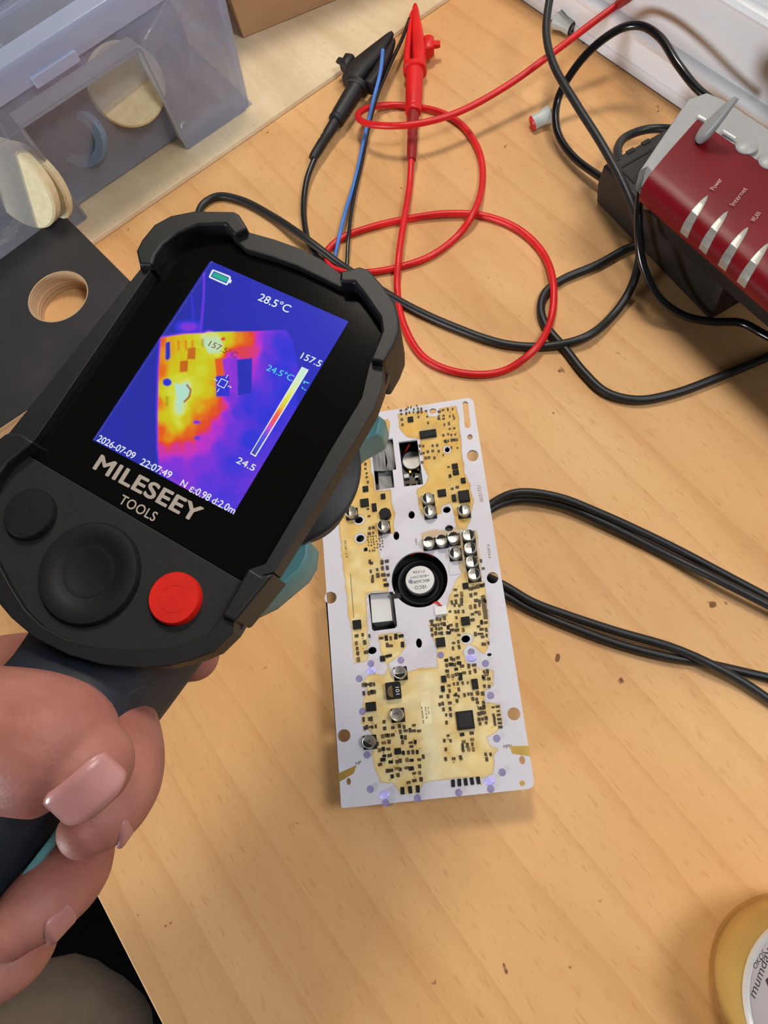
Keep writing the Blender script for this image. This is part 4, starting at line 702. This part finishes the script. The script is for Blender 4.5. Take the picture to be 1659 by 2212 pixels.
guard([(304, 577), (297, 546), (309, 522), (336, 489), (371, 470), (421, 460), (507, 461), (518, 467), (537, 498), (508, 512), (489, 489), (430, 491), (387, 508), (355, 532), (339, 556), (332, 577)])
guard([(736, 589), (757, 586), (777, 580), (797, 586), (828, 621), (855, 660), (863, 691), (863, 718), (851, 749), (829, 787), (800, 782), (815, 745), (825, 718), (821, 690), (789, 643), (766, 614), (748, 614), (735, 612)])
guard([(538, 1226), (566, 1243), (594, 1238), (507, 1344), (478, 1331)], 4.0, -10)
guard([(47, 936), (15, 936), (-5, 952), (-50, 1040), (-66, 1100), (-64, 1170), (-30, 1165), (-30, 1100), (-10, 1040), (20, 1000), (75, 955)], 4.0)
# glass with the screen, keypad panel
spl = [(20, 962), (515, 1251)]
iA = [tuple(p) for p in iP]
def half(pl, a_, b_, side):
    a_, b_ = np.array(a_), np.array(b_); n_ = np.array([-(b_-a_)[1], (b_-a_)[0]])*side; out = []
    for i in range(len(pl)):
        p, q = np.array(pl[i]), np.array(pl[(i+1) % len(pl)]); dp, dq = (p-a_)@n_, (q-a_)@n_
        if dp >= 0: out.append(tuple(p))
        if dp*dq < 0: out.append(tuple(p+(q-p)*dp/(dp-dq)))
    return out
la, lb_ = dev(75, 992, 0)[:2], dev(515, 1251, 0)[:2]; sgn = 1 if ((np.array([0, 20])-la)@np.array([-(lb_-la)[1], (lb_-la)[0]])) > 0 else -1
ex_ = [((np.array(p))*1.012).tolist() for p in iA]
gl = half(ex_, la+np.array([0, .12]), lb_+np.array([0, .12]), sgn); kp = half(ex_, la, lb_, -sgn)
glass_o = dxf(MB().prism([(*p, -9) for p in gl], [(*p, -.15) for p in gl])).build('screen_glass', 'glass', im, bevel=.15); kp_o = dxf(MB().prism([(*p, -9) for p in kp], [(*p, .35) for p in kp])).build('keypad', 'keypad', im, bevel=.3)
# rear body
oc_ = np.mean(oP, 0)
def scl(k, pl=oP): return [tuple((np.array(p)-oc_)*k+oc_) for p in pl]
def dl(rings): return dxf(MB().loft([[np.array([*p, w]) for p in pl] for pl, w in rings]))
so_ = smoothpoly([p for i, p in enumerate(oP) if i % 2 == 0], 3)
dl([(scl(.985, so_), -3.5), (scl(.985, so_), -6), (scl(.88, so_), -12), (scl(.84, so_), -25)]).build('rear_housing', 'brownish', im, smooth=True)
tl_px = [(800, 884), (835, 911), (827, 945), (792, 962), (735, 1010), (690, 1075), (655, 1130), (650, 1165), (676, 1174), (672, 1215), (655, 1245), (582, 1306), (500, 1345), (400, 1350), (300, 1300), (250, 1180), (330, 1020), (450, 880), (560, 760), (680, 760), (760, 820)]
tp = dpoly(tl_px, -27); dl([(scl(.97, tp), -24), (tp, -27), (tp, -36), (scl(.93, tp), -40)]).build('teal_shell', 'teal', im, bevel=.6)['label'] = 'teal front shell'
bc_ = dev(605, 1012, -21); br_ = np.linalg.norm(dev(779, 1012, -21)-bc_)
dxf(MB().lathe([bc_[0], bc_[1], -23], EZ, [(.01, 0), (br_-1, 0), (br_, .8), (br_, 1.8), (br_-1, 2.6), (.01, 2.6)], 64)).build('lens_collar', 'rubber', im, smooth=True)
dxf(MB().lathe([bc_[0], bc_[1], -48], EZ, [(10, 0), (br_-8, 0), (br_-7, 1), (br_-6, 24), (10, 24)], 48)).build('lens_barrel', 'brownish', im, smooth=True)
# neck and grip
def PR(l): return [P(x, y, d_) for x, y, d_ in l]
gp = spline(PR([(270, 1360, 205), (215, 1450, 196), (135, 1550, 182), (0, 1690, 171), (-140, 1920, 166), (-260, 2110, 166)]), 6)
n_ = len(gp); wr = [19 if i/n_ < .12 else 17 for i in range(n_)]
gr = [(np.interp(i/(n_-1), [0, .18, .36, .6, 1], [23, 20, 17.5, 16.5, 17]), np.interp(i/(n_-1), [0, .2, .5, 1], [17, 16, 15, 16])) for i in range(n_)]
MB().tube(gp, gr, 32, ex=2.6, up=(0, 0, 1)).build('grip', 'grip', im, smooth=True)
MB().tube(spline(PR([(232, 1542, 158), (262, 1512, 159), (300, 1488, 161), (338, 1478, 164)])), .22, 8).build('grip_seam', 'keypad', im, smooth=True)
tsx = spline(PR([(150, 1760, 166), (118, 1812, 163), (62, 1884, 161), (0, 1990, 160), (-60, 2090, 160)]), 4)
MB().tube(tsx, [(.9, 1.6)]*len(tsx), 10, up=(0, 0, 1)).build('grip_trim', 'teal', im, smooth=True)
# keys
def key(px, py, rpx, prof, m_, name, lab=None, par=im, n=40):
    c_ = dev(px, py, 1.5); r_ = rpx; s_ = np.linalg.norm(dev(px+5, py, 1.5)-dev(px-5, py, 1.5))/10*1.06
    o = dxf(MB().lathe([c_[0], c_[1], 0], EZ, [(max(.01, k*rpx*s_), h) for k, h in prof], n)).build(name, m_, par, smooth=True)
    if lab: o['label'] = lab
    return o, c_, rpx*s_
kb, kc, kr = key(64, 1110, 51, [(0, -.5), (1, -.5), (1, 1.8), (.93, 2.5), (.6, 2.6), (0, 2.6)], 'key', 'button', 'left round button with a square icon')
ico = [(-.36, -.30), (.36, -.30), (.36, .30), (-.36, .30)]; ri = math.radians(0)
io = [(kc[0]+x*kr*.8, kc[1]+y*kr*.8) for x, y in ico]; ii = [(kc[0]+x*kr*.72, kc[1]+y*kr*.70) for x, y in ico]; dplate(io, [ii], 2.58, 2.66).build('button_icon', 'rubber', kb); dplate([(kc[0]-.1*kr, kc[1]-.15*kr), (kc[0]+.16*kr, kc[1]), (kc[0]-.1*kr, kc[1]+.15*kr)], [], 2.58, 2.66).build('button_icon', 'rubber', kb)
rg, rc_, rrr = key(190, 1238, 104, [(.58, -.5), (1, -.5), (1, .9), (.95, 2.0), (.85, 2.2), (.62, 1.7), (.58, 1.4)], 'key', 'ring_button', 'round ring button'); key(190, 1234, 60, [(0, -.5), (.92, -.5), (.92, 1.0), (.86, 1.5), (.5, 1.2), (0, 1.1)], 'key', 'centre_button')
rk, kc, kr = key(378, 1293, 53, [(0, -.5), (1, -.5), (1, 1.9), (.93, 2.6), (.6, 2.6), (0, 2.55)], 'redkey', 'button', 'red round power button')
dplate(circ(kc[:2], kr*.55, 40), [circ(kc[:2], kr*.47, 40)], 2.55, 2.68).build('button_icon', 'redkey', rk); dplate([(kc[0]-.05*kr, kc[1]), (kc[0]+.05*kr, kc[1]), (kc[0]+.05*kr, kc[1]+.38*kr), (kc[0]-.05*kr, kc[1]+.38*kr)], [], 2.55, 2.68).build('button_icon', 'redkey', rk)
# text helper on the face
def ft_(s_, lb, rb, top, w, m_, name, par, bold=0, sp=1.0, sh=0):
    a_, b_, t_ = dev(*lb, w), dev(*rb, w), dev(*top, w); d_ = (b_-a_)[:2]; L = np.linalg.norm(d_); d_ /= L; nn = np.array([-d_[1], d_[0]]); h = abs((t_-a_)[:2]@nn)
    return xf(text_mb(s_, L, h, bold, sh, space=sp), lambda p: dw(np.array([*(a_[:2]+d_*p[0]+nn*p[1]), w+p[2]*5]))).build(name, m_, par)
ft_('MILESEEY', (201, 1012), (421, 1129), (217, 981), .02, 'logo', 'maker_name', glass_o, .028, 1.06)
ft_('TOOLS', (255, 1086), (331, 1127), (263, 1066), .02, 'logo', 'maker_subtitle', glass_o, .012, 1.08)
# screen: the thermal picture
NX, NY = 270, 360; us = np.linspace(-21.6, 21.6, NX); vs_ = np.linspace(28.8, -28.8, NY); U, V_ = np.meshgrid(us, vs_)
pw = np.stack([U, V_, np.full_like(U, .05)], -1) @ DR.T + DT; sp_ = proj(pw); SX, SY = sp_[..., 0], sp_[..., 1]
pal = [(0, (34, 38, 150)), (.06, (38, 46, 178)), (.14, (44, 52, 214)), (.24, (52, 56, 240)), (.34, (98, 56, 240)), (.44, (150, 54, 240)), (.52, (214, 52, 220)), (.58, (244, 60, 120)), (.63, (250, 74, 40)), (.70, (252, 120, 18)), (.77, (246, 170, 14)), (.85, (226, 222, 20)), (.91, (236, 240, 70)), (.96, (222, 246, 178)), (1, (196, 246, 224))]
def palc(t):
    xs_ = [p[0] for p in pal]; L_ = np.array([lin(p[1]) for p in pal]); return np.stack([np.interp(t, xs_, L_[:, k]) for k in range(3)], -1)
T_ = .07+.05*np.clip((SX-350)/300, 0, 1)+.06*np.clip((SY-850)/200, 0, 1)*np.clip((SX-420)/150, 0, 1)
brd = [(348, 730), (395, 722), (440, 720), (450, 717), (540, 716), (618, 712), (632, 735), (645, 800), (640, 900), (600, 1000), (505, 1120), (348, 1020), (342, 965), (341, 900), (343, 800)]
anch = [(352, 735, .66), (347, 800, .68), (345, 870, .70), (345, 930, .66), (346, 970, .55), (350, 1010, .42), (365, 735, .8), (390, 735, .82), (420, 733, .86), (445, 728, .95), (470, 733, .97), (470, 755, .95), (495, 735, .84), (520, 732, .74), (540, 735, .66), (548, 760, .58), (560, 735, .5), (575, 735, .38), (575, 770, .34), (600, 740, .26), (620, 760, .22), (600, 800, .24), (620, 850, .22), (430, 760, .86), (440, 800, .88), (400, 770, .84), (375, 800, .84), (430, 840, .88), (450, 850, .84), (380, 820, .9), (375, 850, .92), (400, 840, 1), (388, 870, .98), (388, 890, .97), (386, 915, .92), (360, 860, .87), (355, 900, .84), (375, 925, .82), (365, 945, .74), (400, 905, .82), (430, 880, .80), (455, 870, .74), (430, 905, .70), (410, 935, .68), (440, 915, .64), (465, 885, .66), (480, 880, .60), (380, 965, .56), (410, 965, .54), (440, 950, .5), (470, 925, .48), (490, 895, .44), (500, 860, .40), (510, 890, .30), (535, 880, .24), (500, 930, .36), (480, 970, .34), (430, 1000, .40), (380, 1000, .42), (370, 1025, .38), (450, 1040, .34), (500, 1000, .26), (540, 950, .22), (580, 900, .22), (480, 1080, .3), (540, 860, .26), (500, 770, .5), (505, 790, .42), (460, 800, .82), (455, 720, .93), (485, 722, .86), (520, 760, .6)]
num = np.zeros_like(U); den = np.zeros_like(U)
for x, y, t in anch: w_ = 1/((SX-x)**2+(SY-y)**2+30)**1.7; num += w_*t; den += w_
inb = inpoly(SX, SY, brd); Tb = num/den; ns = np.array([mn.noise(Vector((x*.09, y*.09, 1))) for x, y in zip(SX.ravel(), SY.ravel())]).reshape(U.shape); ns2 = np.array([mn.noise(Vector((x*.25, y*.25, 5))) for x, y in zip(SX.ravel(), SY.ravel())]).reshape(U.shape)
Tb = Tb+.022*ns+.012*ns2
T_ = np.where(inb, Tb, T_); eo = edgedist(SX, SY, brd[:5]+brd[-5:]); T_ = np.where(~inb & (SX < 460) & (SY > 700), np.maximum(T_, .56-eo*.075), T_)
def setp(pl, t, soft=0):
    global T_
    m_ = inpoly(SX, SY, pl); T_ = np.where(m_, t, T_)
setp([(464, 775), (488, 772), (490, 812), (468, 815)], .66); setp([(480, 776), (494, 772), (497, 815), (486, 815)], .46); setp([(466, 812), (496, 811), (496, 856), (467, 857)], .2); setp([(512, 777), (545, 773), (543, 850), (514, 855)], .12); setp([(496, 775), (512, 772), (513, 850), (499, 850)], .44)
setp([(406, 752), (423, 750), (422, 776), (404, 776)], .72); setp([(389, 780), (407, 778), (405, 803), (388, 804)], .71)
for x in (386, 402, 416): setp([(x-3, 735), (x+2, 734), (x+2, 757), (x-2, 757)], .73)
for c_, a_, b_, t_ in (((361, 826), 9.5, 8.5, .2), ((425, 912), 8, 4, .4), ((426, 946), 7, 4.5, .36), ((482, 732), 5, 4, .62)):
    m_ = ((SX-c_[0])/a_)**2+((SY-c_[1])/b_)**2; T_ = np.where(m_ < 1, t_, T_)
setp([(358, 740), (367, 737), (368, 772), (362, 779), (357, 775)], .12)
setp([(376, 826), (390, 832), (402, 828), (413, 846), (398, 866), (392, 868), (389, 893), (385, 890), (383, 862)], 1.0)
setp([(438, 736), (450, 728), (470, 734), (482, 742), (478, 758), (452, 764), (444, 752)], .98)
for l, wd_, t_ in (([(441, 590), (440, 640), (436, 690), (432, 718)], 3.2, .40), ([(414, 640), (417, 680), (420, 704)], 2.6, .26)):
    dd_ = np.full_like(U, 99.)
    for (x1, y1), (x2, y2) in zip(l[:-1], l[1:]):
        t2_ = np.clip(((SX-x1)*(x2-x1)+(SY-y1)*(y2-y1))/((x2-x1)**2+(y2-y1)**2), 0, 1); dd_ = np.minimum(dd_, np.hypot(SX-x1-t2_*(x2-x1), SY-y1-t2_*(y2-y1)))
    T_ = np.maximum(T_, t_*np.clip(1.4-dd_/wd_, 0, 1))
bl3 = np.clip(1.5-np.hypot((SX-408)/27, (SY-706)/13), 0, 1)*.42; T_ = np.where(inb, T_, np.maximum(T_, bl3))
C_ = palc(T_); brn = np.array(lin((150, 70, 20)))
for pl in ([(406, 752), (423, 750), (422, 776), (404, 776)], [(389, 780), (407, 778), (405, 803), (388, 804)], [(434, 733), (441, 731), (441, 752), (435, 748)], [(357, 856), (364, 856), (364, 877), (358, 877)]): m_ = inpoly(SX, SY, pl); C_[m_] = C_[m_]*.6+brn*.4
for l in ([(398, 868), (409, 857), (412, 842), (404, 832)],):
    for (x1, y1), (x2, y2) in zip(l[:-1], l[1:]):
        t2_ = np.clip(((SX-x1)*(x2-x1)+(SY-y1)*(y2-y1))/((x2-x1)**2+(y2-y1)**2), 0, 1); m_ = np.hypot(SX-x1-t2_*(x2-x1), SY-y1-t2_*(y2-y1)) < 1.8; C_[m_] = lin((170, 70, 20))
Cp = np.pad(C_, ((1, 1), (1, 1), (0, 0)), 'edge'); C_ = sum(Cp[j:j+NY, i:i+NX]*(1, 2, 1)[i]*(1, 2, 1)[j] for i in range(3) for j in range(3))/16
vcols = np.c_[C_.reshape(-1, 3), np.ones(NX*NY)]
scm = vcol_mat('screen_picture', emit=1.75, rough=.12); nt_ = scm.node_tree
scr = MB(); scr.add(pw.reshape(-1, 3).tolist(), [(j*NX+i, j*NX+i+1, (j+1)*NX+i+1, (j+1)*NX+i) for j in range(NY-1) for i in range(NX-1)])
sc_o = scr.build('screen', scm, glass_o); set_col(sc_o, vcols); sc_o['label'] = 'lit colour thermal picture'
wt = mat('screen_white', (10, 10, 10), .2, emit=(236, 246, 255), es=2.0); cyn = mat('screen_cyan', (10, 10, 10), .2, emit=(90, 226, 236), es=1.9); tea = mat('screen_green', (10, 10, 10), .2, emit=(40, 190, 160), es=1.8); obr = mat('screen_brown', (10, 10, 10), .2, emit=(150, 70, 24), es=1.6)
for s_, lb, rb, tp_, m_, bo in (('2026-07-09', (208, 952), (287, 992), (214, 938), wt, .01), ('22:07:49', (301, 1003), (366, 1034), (308, 989), wt, .01), ('N', (388, 1048), (399, 1054), (394, 1035), wt, .01), ('ε:0.98', (407, 1061), (450, 1083), (413, 1046), wt, .01), ('d:2.0m', (456, 1086), (504, 1111), (463, 1072), wt, .01), ('28.5°C', (556, 648), (622, 676), (564, 632), wt, .008), ('157.5', (648, 774), (690, 793), (654, 761), wt, .008), ('24.5°C', (574, 799), (630, 824), (580, 786), cyn, .004), ('24.5', (509, 999), (547, 1018), (515, 986), wt, .008), ('157.5°C', (449, 747), (509, 774), (454, 734), obr, 0)):
    ft_(s_, lb, rb, tp_, .12, m_, 'screen_text', sc_o, bo)
def dq(l, m_, w=.10, holes=[], name='screen_icon'): return dplate(dpoly(l, w), [dpoly(h, w) for h in holes], w-.01, w).build(name, m_, sc_o)
bat = [(461, 582), (497, 596), (499, 600), (498, 604), (501, 605), (498, 612), (494, 611), (491, 616), (488, 616), (452, 600), (451, 597), (458, 583)]; bati = [(462, 585.5), (495, 599.5), (489, 612.5), (455, 597.5)]
dq(bat, wt, .10, [bati]); dq([(463.5, 588), (493, 600.5), (488.5, 610), (457.5, 596.5)], tea, .09)
bar = [(652, 792), (667, 799), (552, 987), (540, 980)]; b_in = [(653.5, 795), (664, 799.5), (551, 983.5), (543, 978.5)]
dq(bar, wt, .10, [b_in])
nb = 40; bm_ = MB(); bcol = []
for k in range(nb+1):
    t_ = k/nb; 
    for a_, b_ in (((653.5, 795), (543, 978.5)), ((664, 799.5), (551, 983.5))): bm_.v.append(tuple(dw(dev(a_[0]+(b_[0]-a_[0])*t_, a_[1]+(b_[1]-a_[1])*t_, .085)))); bcol.append((*palc(np.interp(t_, [0, .2, .33, .45, .55, .62, .70, .78, .95, 1], [1, .96, .9, .8, .62, .6, .5, .3, .1, 0])), 1))
bm_.f = [(2*k, 2*k+1, 2*k+3, 2*k+2) for k in range(nb)]; bo_ = bm_.build('temperature_scale', vcol_mat('screen_scale', emit=1.9), sc_o); set_col(bo_, bcol)
cx_, cy_ = dev(481, 828, .1)[:2]
def loc(l, m_, holes=[]): return dplate([(cx_+x, cy_+y) for x, y in l], [[(cx_+x, cy_+y) for x, y in h] for h in holes], .09, .11).build('screen_icon', m_, sc_o)
loc([(-1.1, -1.1), (1.1, -1.1), (1.1, 1.1), (-1.1, 1.1)], wt, [[(-.9, -.9), (.9, -.9), (.9, .9), (-.9, .9)]])
for dx_, dy_ in ((1, 0), (-1, 0), (0, 1), (0, -1)): loc([(dx_*1.6-abs(dy_)*.1, dy_*1.6-abs(dx_)*.1), (dx_*2.7-abs(dy_)*.1*-1*0+(-abs(dy_)*.1), dy_*2.7-abs(dx_)*.1), (dx_*2.7+abs(dy_)*.1, dy_*2.7+abs(dx_)*.1), (dx_*1.6+abs(dy_)*.1, dy_*1.6+abs(dx_)*.1)], wt)
dq([(656, 822), (668, 827), (667, 829), (659, 825.5), (657, 829), (655, 828)], cyn); dq([(651, 838), (653, 835), (655, 836), (653, 838.5), (661, 842), (660, 844)], cyn)
fe = [dev(455, 563, .03)[:2], dev(198, 949, .03)[:2]]; dd2 = (fe[1]-fe[0])/np.linalg.norm(fe[1]-fe[0]); nn2 = np.array([dd2[1], -dd2[0]]); 
dplate([tuple(fe[0]-nn2*.75), tuple(fe[1]-nn2*.75), tuple(fe[1]-nn2*.6), tuple(fe[0]-nn2*.6)], [], 0, .05).build('edge_highlight_line', 'logo', glass_o)  # pale strip painted as the highlight along the left screen edge
# ------------------------------------------------------------------ person: left hand on the grip, knee below the bench
hm = P(-60, 1700, 170)
ps = thing('person', 'person in taupe trousers whose left hand grips the thermal imager', 'person', hm)
chains = [
 [(-420, 1700, 168, 24), (-260, 1640, 156, 17), (-120, 1600, 150, 15.0), (0, 1595, 145, 13.9), (80, 1606, 142, 13.6), (130, 1619, 140.5, 12.9), (165, 1634, 140, 11.3), (189, 1650, 139.5, 8.9)],
 [(-200, 1560, 222, 13), (-20, 1450, 226, 10), (160, 1425, 224, 9), (300, 1418, 220, 8.6), (390, 1414, 217, 8.3), (418, 1414, 216, 7.8)],
 [(-200, 1640, 218, 14), (20, 1560, 216, 10), (160, 1500, 208, 9), (235, 1520, 197, 8.7), (265, 1568, 186, 8.6), (272, 1630, 174, 8.8), (262, 1690, 164, 8.6), (228, 1748, 155, 7.8), (195, 1785, 151, 6.4), (178, 1800, 149.5, 5.2)],
 [(-220, 1760, 214, 14), (-40, 1720, 216, 10), (80, 1720, 206, 9), (150, 1780, 192, 8.8), (168, 1830, 180, 8.6), (150, 1885, 170, 8.5), (100, 1940, 162, 8.0), (50, 1985, 158, 7.0), (18, 2015, 156, 5.8)],
 [(-260, 1880, 212, 13), (-100, 1870, 214, 9.5), (-10, 1920, 202, 8.6), (40, 1975, 188, 8.4), (48, 2030, 177, 8.0), (15, 2078, 170, 7.4), (-40, 2120, 167, 6.4), (-80, 2150, 166, 5.2)],
 [(-700, 2000, 210, 34), (-420, 1800, 196, 32), (-300, 1700, 198, 26), (-200, 1600, 212, 17)], [(-420, 1850, 200, 28), (-280, 1800, 208, 22), (-220, 1720, 212, 17)]]
hb = MB()
def capsule(mb, ch, n=20):
    pts = [P(x, y, d_) for x, y, d_, r in ch]; rad = [c_[3] for c_ in ch]; q = [np.array([*p, r]) for p, r in zip(pts, rad)]; s_ = spline(q, 1.6); p3 = [v[:3] for v in s_]; r3 = [v[3] for v in s_]
    t_ = p3[-1]-p3[-3]; t_ /= np.linalg.norm(t_); R_ = r3[-1]
    for a_ in np.linspace(.2, 1.5, 6): p3.append(s_[-1][:3]+t_*R_*math.sin(a_)*.95); r3.append(R_*math.cos(a_))
    t0_ = p3[1]-p3[0]; t0_ /= np.linalg.norm(t0_); R0_ = r3[0]; pre = [(p3[0]-t0_*R0_*math.sin(a_), R0_*math.cos(a_)) for a_ in np.linspace(1.5, .2, 5)]
    mb.tube([p for p, r in pre]+p3, [max(.05, r) for p, r in pre]+r3, n)
for ch in chains: capsule(hb, ch)
hand = hb.build('hand', 'skin', ps)
rm = hand.modifiers.new('remesh', 'REMESH'); rm.mode = 'VOXEL'; rm.voxel_size = .62*S
sm = hand.modifiers.new('smooth', 'SMOOTH'); sm.factor = .5; sm.iterations = 5
dg = bpy.context.evaluated_depsgraph_get(); me2 = bpy.data.meshes.new_from_object(hand.evaluated_get(dg)); hand.modifiers.clear(); old = hand.data; hand.data = me2; bpy.data.meshes.remove(old)
me2.polygons.foreach_set('use_smooth', [True]*len(me2.polygons))
def nail(tip, base, d_ax, side, r, hw, ang, lift=.35):
    """curved nail patch on a finger: from base to tip (world), facing `side`"""
    a_, b_ = np.array(base), np.array(tip); t_ = b_-a_; L = np.linalg.norm(t_); t_ /= L; s_ = np.array(side, float); s_ -= t_*(s_@t_); s_ /= np.linalg.norm(s_); c_ = np.cross(t_, s_); vs = []; NU, NV = 13, 15
    for j in range(NV):
        v_ = j/(NV-1); wdt = ang*(1-max(0, (v_-.72)/.28)**2.2*.55)*(1-max(0, (.18-v_)/.18)**2*.35); dr = -.55*max(0, (.12-v_)/.12)-1.1*max(0, (v_-.8)/.2)**2
        for i in range(NU):
            u_ = (i/(NU-1)*2-1); th = u_*wdt; rr_3 = r+lift+dr-.6*max(0, abs(u_)-.8)/.2*.6
            vs.append(a_+t_*L*v_+(s_*math.cos(th)+c_*math.sin(th))*rr_3)
    mb = MB().add(vs, [(j*NU+i, j*NU+i+1, (j+1)*NU+i+1, (j+1)*NU+i) for j in range(NV-1) for i in range(NU-1)]); o = mb.build('nail', 'nail', hand, smooth=True)
    so2 = o.modifiers.new('thick', 'SOLIDIFY'); so2.thickness = .3*S; return o
def facing(p, dx, dy, dz): # direction in camera terms: right, down, away
    return R @ np.array([dx, dy, dz])
nail(P(236, 1690, 143), P(166, 1622, 140.8), 0, facing(0, .35, .25, -.9), 11.4, 0, .66)
nail(P(188, 1792, 150.5), P(246, 1718, 160), 0, facing(0, .76, .40, -.55), 7.8, 0, .62)
nail(P(48, 1992, 158), P(112, 1926, 163.5), 0, facing(0, .62, .55, -.55), 8.0, 0, .72)
kn = spline([P(105, 2365, 480), P(-60, 2480, 470), P(-420, 2760, 450)], 10)
kt = MB().tube([P(330, 2300, 512), P(322, 2302, 511), P(300, 2306, 508), P(262, 2314, 503), P(215, 2330, 496), P(165, 2345, 489)]+kn, [1, 22, 42, 60, 71, 76]+[78]*len(kn), 64); crumple(kt, 5, 50, 6); crumple(kt, 1.6, 16, 2)
kt.build('trouser_leg', 'trouser', ps, smooth=True)
for o in list(bpy.data.objects):
    for k in ('_o', '_c'):
        if k in o.keys(): del o[k]
